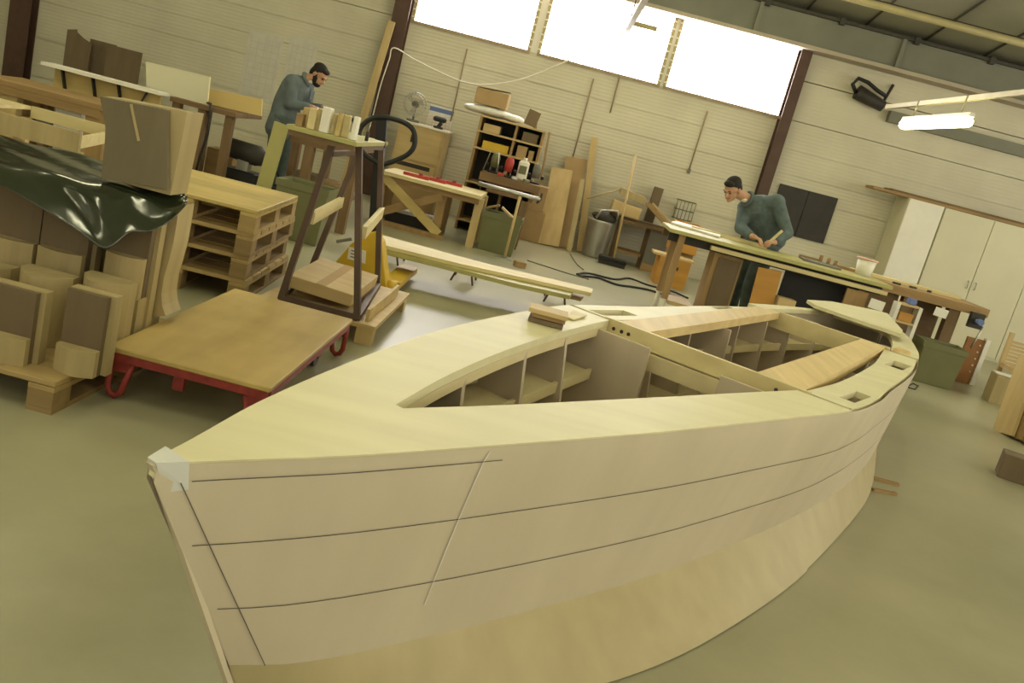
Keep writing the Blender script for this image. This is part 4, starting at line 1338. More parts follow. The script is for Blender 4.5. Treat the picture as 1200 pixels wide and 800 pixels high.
# paper stack and dark crate under the table
x = W(480, 262, 10.6).x
m = MB(); m.box(x - .28, x + .26, 10.45, 10.85, 0, .15); o = m.build('tool_case', 'dark', bevel=.01); tag(o, 'dark flat case on the floor under the low table', 'case')
m = MB(); m.rbox((x + .02, 10.65, .165), (.50, .34, .028), R(6)); o = m.build('paper_stack', 'bag'); tag(o, 'pale papers lying on the dark case under the low table', 'papers')
x = W(490, 225, 11.3).x; m = MB(); m.box(x - .38, x + .25, 11.3, 11.36, 0, .52); o = m.build('rounded_board', 'card', bevel=.02); tag(o, 'tan panel standing behind the X brace of the low table', 'panel')
# steel rail on stand continuing the table
root = empty('steel_rail_stand', (W(600, 232, 10.05).x, 10.05, 0), 'thin bright steel rail on a slim upright beside the low table', 'rail')
A, B = W(566, 216, 10.05), W(633, 235, 10.05)
MB().tube([(A.x - .05, 10.05, A.z), (B.x, 10.05, A.z)], .022, 8).build('rail', 'steel', root)
MB().tube([(B.x - .03, 10.05, A.z - .05), (B.x, 10.05, A.z), (B.x + .0, 10.05, A.z + .07)], .014, 6).build('stop', 'dark', root)
c = W(609, 232, 10.05)
MB().tube([(c.x, 10.05, A.z - .023), (c.x, 10.05, .012)], .016, 8).build('upright', 'tanz', root)
MB().box(c.x - .09, c.x + .09, 9.97, 10.13, 0, .012).build('foot', 'steel', root)
c2 = W(562, 222, 10.1)
c = W(610, 306, 9.72); m = MB(); m.rbox((c.x, 9.72, .031), (.12, .09, .06), R(20)); o = m.build('wood_offcut', 'mid'); tag(o, 'small brown wood block on the floor by the slim upright', 'offcut')
tub(580, 290, 10.28, .46, .40, .44, 'olive plastic bin with scraps beside the low table')
c = W(584, 262, 10.45)
for k, (dx, dy, rx, w, mt, lab) in enumerate(((.10, -.05, 30, .24, 'tan', 'pale board scrap sticking out of the olive bin by the low table'), (-.11, .10, -25, .15, 'mid', 'brown scrap in the olive bin by the low table'))):
    m = MB(); m.rbox((c.x + dx, 10.48 + dy, .46 + .03 * k), (w, .13, .02), Matrix.Rotation(R(rx), 3, 'Y')); o = m.build('wood_scrap', mt); tag(o, lab, 'scrap')

# ------------------------------------------------------------- shelf unit with tools
sx0, sx1 = W(548, 205, 11.6).x, W(622, 215, 11.6).x
zs_t = W(590, 143, 11.6).z
root = empty('tool_shelf', ((sx0 + sx1) / 2, 11.9, 0), 'crowded wooden shelf unit of tools and boxes against the wall', 'shelf unit')
for x in (sx0, (sx0 + sx1) / 2 + .06, sx1):
    MB().box(x - .015, x + .015, 11.62, 12.15, 0, zs_t).build('upright', 'midz', root)
hs = [.12, .62, zs_t - .40, zs_t - .19, zs_t]
for z in hs: MB().box(sx0 - .02, sx1 + .02, 11.6, 12.16, z + .0005, z + .022).build('shelf', 'tan', root)
MB().box(sx0, sx1, 12.1605, 12.175, 0, zs_t).build('back', 'dark', root)
# contents
def bxo(name, mt, cx, w, Y, d, z, h, label, cat='box', bev=.004):
    m = MB(); m.box(cx - w / 2, cx + w / 2, Y, Y + d, z + .001, z + h); o = m.build(name, mt, bevel=bev); tag(o, label, cat); return o
xm = (sx0 + sx1) / 2
bxo('parts_drawer', 'yellow', xm - .15, .34, 11.66, .3, hs[2] + .022, .10, 'amber parts tray on the second shelf of the tool shelf')
bxo('carton', 'card', xm + .19, .13, 11.66, .3, hs[2] + .022, .15, 'small brown carton on the second shelf beside the amber tray')
bxo('carton', 'card', xm + .315, .07, 11.66, .3, hs[2] + .022, .12, 'narrow brown carton at the end of the second shelf')
bxo('carton', 'tan', xm - .25, .22, 11.66, .3, hs[3] + .022, .10, 'tan carton on the upper shelf of the tool shelf')
bxo('carton', 'mdf', xm + .25, .2, 11.66, .3, hs[3] + .022, .12, 'dark brown carton on the upper shelf of the tool shelf')
c = W(576, 120, 11.85)
root2 = empty('big_carton', (c.x, 11.9, zs_t + .14), 'big brown cardboard box on top of the white bag and tool shelf', 'box')
zb = zs_t + .15
MB().box(c.x - .21, c.x + .21, 11.72, 12.1, zb, W(576, 106, 11.85).z).build('carton_body', 'card', root2, bevel=.006)
MB().bar((c.x - .2, 11.9, W(576, 106, 11.85).z + .006), (c.x + .21, 11.9, W(576, 106, 11.85).z + .03), .36, .006).build('flap', 'card', root2)
m = MB(); cx = W(574, 143, 11.85).x
m.ball((cx, 11.88, zs_t + .085), (.34, .24, .060), 20)
m.ball((cx + .30, 11.8, zs_t + .085), (.14, .16, .060), 16)
o = blob('white_sack', [('e', Vector((cx, 11.88, zs_t + .086)), (.34, .24, .062)), ('e', Vector((cx + .28, 11.80, zs_t + .075)), (.16, .16, .05)), ('e', Vector((cx - .22, 11.82, zs_t + .08)), (.16, .18, .05))], 'bag', root2, .02, 3)
mm_ = o; mm_.parent = None; mm_.location = ORIG[root2.name]; tag(mm_, 'soft white plastic sack slumped on top of the tool shelf', 'sack')
x0, x1, _, z1 = F((612, 165), (622, 140), 11.85); m = MB(); m.rbox(((x0 + x1) / 2 + .03, 12.05, zs_t + .14), (.16, .03, .2), Matrix.Rotation(R(10), 3, 'Y')); o = m.build('wood_board', 'mdf'); tag(o, 'brown wood panel upright at the end of the shelf top', 'panel')
# side bench before the shelf with routers and tools
bz = W(590, 208, 10.9).z
x0, x1 = W(561, 205, 10.9).x, W(632, 222, 10.9).x
benchlike('tool_bench', x0, x1, 11.0, 11.5, bz, .10, 'dark thick topped bench loaded with power tools before the shelf', [(x0 + .08, 11.08), (x1 - .14, 11.08), (x0 + .08, 11.42), (x1 - .14, 11.42)], 'bench', 'benchz')
MB().box(x0 + .15, x1 - .2, 11.1, 11.4, .2, .23).build('under_shelf', 'bench', bpy.data.objects['tool_bench'])
L = x1 - x0
def router(fx, Y, mt, label):
    cx = x0 + L * fx
    root = empty('power_router', (cx, Y, bz), label, 'power tool')
    MB().tube([(cx, Y, bz + .001), (cx, Y, bz + .02)], .07, 14).build('base', 'black', root)
    MB().tube([(cx, Y, bz + .0705), (cx, Y, bz + .19), (cx, Y, bz + .24)], [.05, .055, .04], 12).build('motor', mt, root)
    for s in (-1, 1):
        MB().tube([(cx + s * .04, Y, bz + .021), (cx + s * .04, Y, bz + .07)], .008, 6).build('column', 'steel', root)
        MB().ball((cx + s * .085, Y, bz + .09), .025, 8).build('knob', 'black', root)
router(.17, 11.3, 'green', 'green power router on the tool bench nearest the steel rail')
router(.42, 11.14, 'redb', 'red power router in the middle of the tool bench')
router(.88, 11.3, 'grayb', 'grey power router at the wall end of the tool bench')
cx = x0 + L * .65
root = empty('white_canister', (cx, 11.2, bz), 'tall white canister with green marks on the tool bench', 'canister')
MB().box(cx - .065, cx + .065, 11.22, 11.36, bz + .001, bz + .24).build('container', 'white', root, bevel=.02)
MB().tube([(cx, 11.29, bz + .2405), (cx, 11.29, bz + .28)], .025, 10).build('cap', 'white', root)
m = MB(); m.box(cx - .045, cx + .045, 11.2185, 11.2195, bz + .08, bz + .18); m.build('label_patch', 'green', root)
m = MB(); m.tube([(x0 + .02, 11.1, bz + .02), (x0 + .06, 11.1, bz + .25), (x0 + .16, 11.1, bz + .27), (x0 + .2, 11.1, bz + .02)], .007, 6); o = m.build('wire_hoop', 'steel'); tag(o, 'thin wire hoop standing at the end of the tool bench', 'hoop')
for k in range(3):
    m = MB(); m.rbox((x0 + L * (.33, .56, .76)[k], 11.05, bz + .021), (.08, .05, .04), R(20 * k)); o = m.build('loose_tool', ('redb', 'steel', 'green')[k], bevel=.006); tag(o, ('small red tool part at the edge of the tool bench', 'small steel tool part at the edge of the tool bench', 'small green tool part at the edge of the tool bench')[k], 'tool')

# boards leaning beyond the shelf
def lean(name, pb, pt, Yb, w, th, mt, label, Yt=12.9, cat='board'):
    b = W(pb[0], pb[1], z=0) if Yb is None else W(pb[0], pb[1], Yb); t = W(pt[0], pt[1], Yt)
    B = Vector((b.x, (b.y if Yb is None else Yb), .012)); T = Vector((t.x, Yt, t.z))
    m = MB(); m.bar(B, T, w, th, up=(0, -1, 0)); o = m.build(name, mt); tag(o, label, cat); return o
lean('slim_batten', (621, 250), (628, 140), 12.4, .05, .03, 'midz', 'dark slim batten leaning at the end of the tool shelf')
lean('slim_batten', (628, 250), (644, 155), 12.45, .03, .02, 'midz', 'thin stick leaning on the wall between shelf and tan boards')
lean('tan_board', (642, 288), (659, 198), 12.35, .30, .03, 'tanz', 'wide yellowish tan board leaning in front of the cardboard strip', 12.78)
lean('cardboard_strip', (658, 290), (676, 185), 12.55, .30, .012, 'card', 'tall cardboard strip leaning behind the yellowish board', 12.93)
lean('tall_plank', (680, 291), (697, 161), 12.62, .09, .03, 'tanz', 'tallest tan plank leaning on the wall beside the cardboard strip', 12.9)
lean('bent_strip', (667, 292), (683, 210), 12.3, .07, .012, 'edge', 'pale warped strip leaning before the tallest plank', 12.62)
x = W(625, 255, 12.3).x
bxo('floor_carton', 'card', x - .02, .34, 12.3, .35, 0, .42, 'brown cardboard box on the floor under the tool bench end')
bxo('floor_carton', 'card', x - .05, .30, 12.3, .35, .42, .34, 'brown cardboard box stacked on the floor carton')

# -------------------------------------------------- long planks on low trestles
PZ = .27
def plank_px(name, pts, z, th, mt, label):
    m = MB(); m.slab([W(x, y, z=z) for x, y in pts], th); o = m.build(name, mt); tag(o, label, 'plank'); return o
plank_px('long_plank', [(430, 271), (447, 275), (560, 306), (695, 338), (693, 343), (640, 331), (540, 309), (430, 282)], .285, .03, 'pine', 'longest pale plank of the low stack, reaching furthest toward the power cables')
plank_px('long_plank', [(430, 283), (540, 310), (632, 332), (672, 341), (668, 346), (600, 331), (500, 305), (430, 287)], .252, .034, 'greentop', 'greenish lower plank of the low stack')
plank_px('long_plank', [(432, 290), (520, 312), (600, 331), (681, 350), (684, 347), (600, 326), (520, 307), (432, 285)], .205, .022, 'mid', 'thin brown plank slung lowest under the long plank stack')
for k, (px, py) in enumerate(((462, 285), (548, 308), (655, 333))):
    c = W(px, py, z=.17)
    root = empty('low_trestle', (c.x, c.y, 0), ('low wire trestle at the rack end of the long planks', 'low wire trestle under the middle of the long planks', 'low wire trestle at the free end of the long planks')[k], 'trestle')
    for dy in (-.16, .16):
        m = MB(); m.tube([(c.x - .10, c.y + dy, .008), (c.x - .055, c.y + dy, .155), (c.x + .055, c.y + dy, .155), (c.x + .10, c.y + dy, .008)], .010, 6); m.build('leg_frame', 'steeld', root)
    m = MB(); m.box(c.x - .05, c.x + .05, c.y - .2, c.y + .22, .166, .180); m.build('bearer', 'mid', root)

# -------------------------------------------------- bin, broom, side bench
c = W(694, 300, z=0)
root = empty('metal_bin', (c.x + .0, 12.5, 0), 'round metal waste bin with a stuffed rim beside the broom', 'bin')
zt = W(697, 256, 12.4).z
MB().tube([(c.x, 12.5, .001), (c.x, 12.5, .03), (c.x, 12.5, zt - .03), (c.x, 12.5, zt)], [.16, .165, .19, .195], 20).build('drum', 'steel', root)
MB().tube([(c.x, 12.5, zt + .0005), (c.x + .02, 12.48, zt + .05), (c.x, 12.5, zt + .09)], [.17, .19, .10], 14).build('bag_liner', 'dark', root)
m = MB(); m.tube([(c.x + .17, 12.42, zt - .02), (c.x + .19, 12.38, zt + .10), (c.x + .16, 12.34, zt + .18), (c.x - .05, 12.31, zt + .14), (c.x - .1, 12.31, zt + .02)], .016, 7); m.build('hoop', 'steel', root)
A = W(720, 300, 12.0); B = W(745, 181, 12.28)
root = empty('push_broom', (A.x, 12.15, 0), 'long handled broom with a black block head leaning on the wall', 'broom')
m = MB(); m.tube([(A.x, 12.0, .10), (B.x, 12.28, W(745, 181, 12.28).z)], .016, 8); m.build('handle', 'tanz', root)
m = MB(); m.box(A.x - .20, A.x + .18, 11.95, 12.07, .055, .11); m.build('head', 'black', root, bevel=.008)
m = MB(); m.box(A.x - .19, A.x + .17, 11.96, 12.06, .0, .0545); m.build('bristles', 'dark', root)
# wall bench with offcuts
zt = W(735, 258, 12.3).z
x0, x1 = W(726, 258, 12.3).x, W(800, 282, 12.3).x
root = empty('scrap_bench', ((x0 + x1) / 2, 12.6, 0), 'low wall bench with a dark shade panel below and wood scraps on top', 'bench')
MB().box(x0, x1, 12.32, 12.95, zt - .04, zt).build('top', 'bench', root)
MB().box(x0 + .46, x1 - .02, 12.40, 12.43, .10, zt - .0405).build('shade_panel', 'grayb', root)  # dark panel standing in for the shadow under the bench
MB().box(x0 + .46, x1 - .02, 12.40, 12.6, .0, .0995).build('plinth', 'mid', root)
for x in (x0 + .04, x0 + .45, x1 - .05): MB().box(x - .03, x + .03, 12.6, 12.66, 0, zt - .0405).build('leg', 'benchz', root)
MB().box(x0 + .07, x0 + .42, 12.42, 12.8, .16, .20).build('low_shelf', 'mid', root)
c0 = (x0 + x1) / 2
def tilt(name, px, py, Y, size, rx, ry, mt, label, cat='offcut'):
    c = W(px, py, Y); m = MB(); m.rbox(c, size, Matrix.Rotation(R(ry), 3, 'Y') @ Matrix.Rotation(R(rx), 3, 'X')); o = m.build(name, mt, bevel=.003); tag(o, label, cat); return o
tilt('wood_block', 733, 245, 12.55, (.40, .3, .16), 0, 4, 'tan', 'large tan block on the wall bench behind the broom handle', 'block')
tilt('wood_block', 741, 229.5, 12.58, (.36, .25, .10), 0, 8, 'edge', 'pale block lying on the large tan block of the wall bench', 'block')
tilt('wood_block', 722, 245, 12.8, (.10, .12, .24), 0, 10, 'card', 'pinkish upright scrap on the wall bench beside the bin', 'block')
tilt('short_board', 771, 252, 12.5, (.46, .18, .06), 0, 33, 'mid', 'brown board sloping down the wall bench', 'board')
tilt('short_board', 777, 252, 12.66, (.44, .10, .03), 0, 33, 'tan', 'pale sloping strip behind the brown sloping board', 'board')
tilt('upright_block', 766, 240, 12.84, (.13, .10, .50), 0, 2, 'mdf', 'dark upright block against the wall above the sloping boards', 'block')
A, B = W(688, 232, 12.5), W(722, 222, 12.6)
m = MB(); m.tube([(A.x, 12.45, A.z), (B.x + .05, 12.52, B.z + .02)], .014, 6); o = m.build('pale_stick', 'edge'); tag(o, 'thin pale stick poking out over the metal bin', 'stick')
# green wire basket on the wall
a, b = W(788, 254, YW - .1), W(816, 245, YW - .1)
root = empty('wire_basket', ((a.x + b.x) / 2, YW - .1, a.z), 'green wire basket holding papers on the wall by the long bench', 'basket')
m = MB(); x0, x1, z0, z1 = a.x, b.x - .03, a.z, a.z + .26
for z in (z0, z0 + .13, z1):
    m.tube([(x0, YW - .16, z), (x1, YW - .16, z), (x1, YW - .01, z), (x0, YW - .01, z)], .007, 6, closed=True)
for k in range(6): m.tube([(x0 + (x1 - x0) * k / 5, YW - .16, z0), (x0 + (x1 - x0) * k / 5, YW - .16, z1)], .005, 5)
m.build('wire_frame', 'green', root)
m = MB(); m.box(x0 + .03, x1 - .04, YW - .10, YW - .05, z0, z1 - .05); o = m.build('paper_bundle', 'paper'); tag(o, 'papers standing in the green wire basket', 'papers')

# -------------------------------------------------- orange crates
c = W(786, 328, 11.3)
def crate(name, x, Y, z, w, d, h, label, tilt_=0, mt='ply'):
    root = empty(name, (x, Y + d / 2, z), label, 'crate')
    t = .02
    for a in ((x - w / 2, x + w / 2, Y, Y + t), (x - w / 2, x + w / 2, Y + d - t, Y + d), (x - w / 2, x - w / 2 + t, Y + t, Y + d - t), (x + w / 2 - t, x + w / 2, Y + t, Y + d - t)):
        MB().box(*a, z + .0005, z + h).build('side_board', mt, root)
    MB().box(x - w / 2 + t, x + w / 2 - t, Y + t, Y + d - t, z + .0005, z + t).build('bottom', mt, root)
    MB().box(x - .06, x + .06, Y - .002, Y - .0003, z + h * .62, z + h * .74).build('hand_slot', 'dark', root)
    return root
M['orange'] = wood('orange_ply', (.52, .27, .06), 'x', .12, .5, 9, .12)
crate('wooden_crate', c.x, 11.35, 0, .40, .42, .36, 'orange brown crate standing on the floor under the long bench end', mt='orange')
MB().rbox((c.x - .03, 11.52, .3335), (.52, .34, .025)).build('tmp_lid', 'tan')
o = bpy.data.objects['tmp_lid']; o.name = 'crate_board'; tag(o, 'tan board lying on the floor crate', 'board')
o.location.z += .04
crate('wooden_crate', c.x + .10, 11.72, .43, .36, .3, .38, 'orange brown crate raised behind the floor crate', mt='orange')
bxo('crate_support', 'mid', c.x + .10, .34, 11.79, .24, 0, .428, 'brown box carrying the raised orange crate')

# -------------------------------------------------- long bench of the bending worker
bz = .90
bx0, bx1 = 1.16, 3.30
by0, by1 = 8.42, 9.12
root = empty('long_bench', (2.2, 8.8, 0), 'long workbench with a greenish edge where the worker in overalls bends', 'workbench')
MB().box(bx0, bx1, by0, by1, bz - .035, bz).build('top', 'greentop', root, bevel=.003)
MB().box(bx0 + .42, bx1 - .02, by0 + .03, by0 + .10, bz - .10, bz - .062).build('front_rail', 'pine', root)
MB().box(bx0 + .02, bx1 - .04, by0 + .14, by0 + .18, bz - .12, bz - .0355).build('apron', 'dark', root)
MB().box(bx0 + .02, bx1 - .04, by1 - .10, by1 - .06, bz - .12, bz - .0355).build('apron', 'bench', root)
for x, y in ((bx0 + .14, by0 + .10), (bx0 + .14, by1 - .15), (bx1 - .6, by1 - .15), (bx1 - .08, by1 - .15)):
    q = MB().box(x - .03, x + .03, y - .03, y + .03, .24, bz - .036).build('leg', 'midz', root)
    MB().tube([(x, y, 0), (x, y, .2395)], .024, 10).build('metal_foot', 'white', q)
MB().box(bx0 + .18, bx0 + .43, by0 + .05, by1 - .2, .20, .235).build('low_shelf', 'tan', root)
# cupboard under it
cx0, cx1 = W(822, 338, by0 + .12).x + .04, W(860, 340, by0 + .12).x + .02
root = empty('under_cupboard', ((cx0 + cx1) / 2, 8.8, 0), 'brown cupboard with a dark panel under the long bench', 'cupboard')
MB().box(cx0, cx1, by0 + .20, by1 - .2, .15, bz - .125).build('carcass', 'midz', root)
MB().box(cx0 + .05, cx1 - .02, by0 + .188, by0 + .1995, .24, bz - .16).build('panel', 'mdf', root)
for x in (cx0 + .06, cx1 - .06): MB().tube([(x, by0 + .26, 0), (x, by0 + .26, .1495)], .02, 8).build('foot', 'white', root)
# boards and dark sheets under the long bench
def under(name, pts, Y, th, mt, label, cat='board'):
    P = [W(x, y, Y) for x, y in pts]
    zlow = .002
    m = MB(); m.prism([(p.x, max(zlow, min(p.z, bz - .13))) for p in P], 'y', Y, Y + th); o = m.build(name, mt); tag(o, label, cat); return o
o = under('orange_board', [(892, 303), (919, 311), (902, 372), (874, 366)], 8.50, .018, 'orange', 'orange brown board propped under the long bench by the worker leg')
for v in o.data.vertices: pass
under('orange_board_foot', [(874, 366), (902, 372), (885, 430), (858, 424)], 8.50, .018, 'orange', 'x').hide_render = False
bpy.data.objects.remove(bpy.data.objects['orange_board_foot'])
P = [(o.location.x + v.co.x, o.location.z + v.co.z) for v in o.data.vertices]
bpy.data.objects.remove(o)
A, B = W(905.5, 306, 8.50), W(889, 368, 8.50)
m = MB(); d = Vector((B.x - A.x, 0, B.z - A.z)).normalized(); m.bar((A.x, 8.50, min(A.z, bz - .14)), (A.x + d.x * (A.z - .01) / -d.z, 8.50, .012), .225, .018, up=(0, 1, 0)); o = m.build('orange_board', 'orange'); tag(o, 'orange brown board propped under the long bench by the worker leg', 'board')
x0, x1 = W(925, 330, 8.62).x, W(1003, 345, 8.62).x
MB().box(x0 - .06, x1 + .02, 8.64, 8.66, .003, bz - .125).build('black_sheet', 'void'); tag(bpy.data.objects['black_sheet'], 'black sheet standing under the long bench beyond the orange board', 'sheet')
A = W(1000, 318, 8.5)
x0, x1 = W(990, 345, 8.52).x, W(1010, 350, 8.52).x
MB().box(x0 + .0, x1 + .04, 8.50, 8.53, .003, bz - .125).build('brown_sheet', 'midz'); tag(bpy.data.objects['brown_sheet'], 'brown board standing under the long bench beside the black sheet', 'board')
x = W(920, 360, 8.45).x; bxo('small_carton', 'tan', x, .17, 8.44, .14, 0, W(922, 350, 8.45).z, 'small tan box on the floor in front of the black sheet')
# things on the long bench
P = [(784, 252), (797, 256), (852, 273), (856, 278), (790, 262)]
m = MB(); m.slab([W(x, y, z=bz + .022) for x, y in ((787, 260), (792, 258.5), (846, 273.5), (843, 276.5))], .018)
o = m.build('white_sheet', 'white'); tag(o, 'long narrow white board lying along the far edge of the long bench', 'board')
A, B = W(790, 252, z=bz + .03), W(858, 270, z=bz + .03)
m = MB(); m.bar((A.x + .02, by1 + .03 - .055, bz + .0185), (B.x + .12, by1 - .025, bz + .0185), .03, .035); o = m.build('pale_batten', 'pine'); tag(o, 'pale batten along the back edge of the long bench', 'batten')
c = W(842, 273, z=bz)
for k, (dx, dy, w, mt, lab) in enumerate(((.05, -.27, .16, 'mdf', 'dark wood scrap on the long bench before the worker'), (.16, -.36, .10, 'white', 'small white scrap on the long bench before the worker'), (-.12, -.36, .09, 'mid', 'small brown scrap on the long bench before the worker'))):
    m = MB(); m.rbox((c.x + dx, c.y + dy if c.y + dy > by0 + .1 else by0 + .25, bz + .012), (w, .05, .022), R(25 * k)); o = m.build('wood_scrap', mt); tag(o, lab, 'scrap')
c = W(944, 290, z=bz + .02); cy = by1 - .24
m = MB(); m.rbox((2.72, cy, bz + .010), (.36, .30, .018), R(-6)); o = m.build('grey_board', 'grayb'); tag(o, 'flat grey board lying on the long bench behind the bending worker', 'board')
for k in range(3):
    px = (962, 972, 981)[k]
    q = W(px, 303, 9.0)
    m = MB(); m.tube([(q.x, 9.0, bz + .001), (q.x, 9.0, bz + .085 - .008 * k)], .019, 10); o = m.build('wood_peg', 'mid'); tag(o, ('first upright wooden peg from the worker on the long bench', 'middle upright wooden peg on the long bench', 'upright wooden peg nearest the white bucket')[k], 'peg')
q = W(952, 296, 9.06); m = MB(); m.rbox((q.x, 9.07, bz + .018), (.22, .05, .034), R(2)); o = m.build('wood_offcut', 'mid'); tag(o, 'brown offcut on the long bench beside the upright pegs', 'offcut')
q = W(1010, 313, 9.06); m = MB(); m.rbox((q.x - .12, 9.08, bz + .014), (.30, .05, .026)); o = m.build('wood_offcut', 'mid'); tag(o, 'long brown offcut on the long bench next to the white bucket', 'offcut')

# -------------------------------------------------- second bench with vice
b2z = .855
vx0, vx1, vy0, vy1 = 3.42, 4.74, 9.45, 10.10
root = empty('vice_bench', ((vx0 + vx1) / 2, 9.8, 0), 'brown workbench with a dark vice at its end before the white cupboards', 'workbench')
MB().box(vx0, vx1, vy0, vy1, b2z - .09, b2z).build('top', 'mid', root, bevel=.003)
MB().box(vx0, vx1 - .12, vy1 - .2, vy1 - .02, b2z + .0005, b2z + .03).build('back_ledge', 'pine', root)
for x, y in ((3.93, vy0 + .1), (4.42, vy0 + .1), (3.5, vy1 - .1), (4.42, vy1 - .1)):
    MB().box(x - .06, x + .06, y - .05, y + .05, 0, b2z - .0905).build('leg', 'benchz', root)
MB().box(3.48, 3.84, vy0 + .12, vy1 - .16, .06, b2z - .10).build('drawer_case', 'bench', root)
MB().box(3.99, 4.36, vy0 + .3, vy0 + .32, .10, b2z - .10).build('back_board', 'bench', root)
MB().box(3.99, 4.36, vy0 + .06, vy1 - .2 - .155, .30, .33).build('low_shelf', 'bench', root)
x = vx1 - .12
q = MB().box(x - .07, x + .07, vy0 - .06, vy0 - .0005, b2z - .22, b2z - .06).build('vice', 'dark', root)
MB().tube([(x, vy0 - .16, b2z - .14), (x, vy0 - .061, b2z - .14)], .032, 10).build('screw', 'blue', q)
MB().tube([(x + .0, vy0 - .14, b2z - .42), (x + .04, vy0 - .14, b2z - .175)], .011, 6).build('tommy_bar', 'steel', q)
# shelf crate with white uprights between the two benches
x0, x1 = W(1049, 362, 9.2).x, W(1073, 372, 9.2).x
root = empty('small_rack', ((x0 + x1) / 2, 9.2, 0), 'small open rack with white uprights in front of the vice bench', 'rack')
for x in (x0, x1): MB().box(x - .018, x + .018, 9.14, 9.26, 0, b2z - .14).build('upright', 'white', root)
for z in (.26, .52, .70): MB().box(x0 + .0185, x1 - .0185, 9.14, 9.26, z, z + .022).build('shelf', 'tan', root)
bxo('orange_box', 'orange', (x0 + x1) / 2, x1 - x0 - .08, 9.155, .09, .5425, .09, 'orange box on the middle shelf of the small white rack')
m = MB(); m.rbox(((x0 + x1) / 2 + .02, 9.2, .754), (.09, .06, .06), R(15)); o = m.build('blue_tin', 'blue', bevel=.006); tag(o, 'small blue object on the top shelf of the small white rack', 'tin')
# white cards hanging under benches
for k, (px, py, lab) in enumerate(((1031, 347, 'white card hanging under the end of the long bench'), (1104, 363, 'white card hanging under the vice bench'))):
    y = vy0 - .012 if k else 8.405
    c = W(px, py, y)
    m = MB(); m.rbox((c.x, y, (.70, .70)[k]), (.14, .006, .09), Matrix.Rotation(R(4), 3, 'Y')); o = m.build('hanging_card', 'white'); tag(o, lab, 'card')
# white bucket
c = W(1035, 322, 9.0)
root = empty('white_bucket', (3.17, 8.93, bz), 'white bucket with a pink rim on the end of the long bench', 'bucket')
MB().tube([(3.17, 8.93, bz + .001), (3.17, 8.93, bz + .155)], [.075, .092], 18).build('pail', 'white', root)
MB().tube([(3.17 + .095 * math.cos(t), 8.93 + .095 * math.sin(t), bz + .16) for t in [2 * math.pi * k / 20 for k in range(20)]], .009, 6, closed=True).build('rim', 'pink', root)
for k in range(3):
    m = MB(); m.rbox((3.80 + .2 * k, 9.65 + .05 * k, b2z + .011), (.08, .04, .02), R(30 * k)); o = m.build('loose_tool', 'dark'); tag(o, ('small dark tool on the vice bench nearest the bucket', 'small dark tool in the middle of the vice bench', 'small dark tool on the vice bench nearest the vice')[k], 'tool')
# olive bin, framed panel
tub(1097, 445, 9.0, .43, .34, .42, 'large olive plastic bin under the end of the vice bench', yaw=R(-6))
zt = W(1142, 396, 9.75).z
x0 = W(1123, 425, 9.75).x; x1 = W(1145, 425, 9.75).x
root = empty('drilled_panel', ((x0 + x1) / 2 + .05, 9.77, 0), 'brown panel with a row of white studs standing beside the olive bin', 'panel')
MB().box(x0, x1, 9.75, 9.78, .002, zt).build('face', wood('rust_board', (.36, .17, .06), 'z', .15, .6, 9, .2), root)
MB().box(x1 + .0005, x1 + .05, 9.73, 9.80, .002, zt + .02).build('edge_frame', 'white', root)
m = MB()
for k in range(5): m.ball((x1 - .04, 9.749, .14 + k * .075), .011, 8)
m.build('studs', 'white', root)

# -------------------------------------------------- white cupboards at the wall
Yc = 12.45
zt = W(1090, 238, Yc).z
x0, xs, x2 = W(1066, 235, Yc).x, W(1109, 243, Yc).x, 8.6
root = empty('narrow_cupboard', ((x0 + xs) / 2, 12.7, 0), 'narrow white cupboard panel at the end of the cupboard row', 'cupboard')
MB().box(x0, xs - .012, Yc + .02, 12.97, .0, zt).build('body', 'cream', root)
MB().box(x0 + .005, xs - .02, Yc, Yc + .0195, .04, zt - .005).build('door', 'white', root)
root = empty('wide_cupboard', ((xs + x2) / 2, 12.7, 0), 'wide row of cream cupboard doors along the wall under the brown boards', 'cupboard')
MB().box(xs, x2, Yc + .02, 12.97, .0, zt - .005).build('body', 'cream', root)
wdt = (x2 - xs) / 5
for k in range(5):
    q = MB().box(xs + wdt * k + .005, xs + wdt * (k + 1) - .005, Yc, Yc + .0195, .04, zt - .012).build('door', 'cream', root)
    hx = xs + wdt * (k + (.92 if k % 2 == 0 else .08))
    MB().tube([(hx, Yc - .002, .88), (hx, Yc - .03, .89), (hx, Yc - .03, .97), (hx, Yc - .002, .98)], .007, 6).build('handle', 'steel', q)
# brown boards stored on top, sticking out past the cupboards
A = W(1022, 217, 12.6)
for k, (dx, dz, th, mt, lab) in enumerate(((0, .001, .035, 'mid', 'long brown board stored on top of the white cupboards'), (.25, .0375, .025, 'bench', 'dark shorter board lying on the long brown board above the cupboards'))):
    m = MB(); m.box(A.x + dx, 8.4, 12.5, 12.85, zt + dz, zt + dz + th); o = m.build('stored_board', mt); tag(o, lab, 'board')

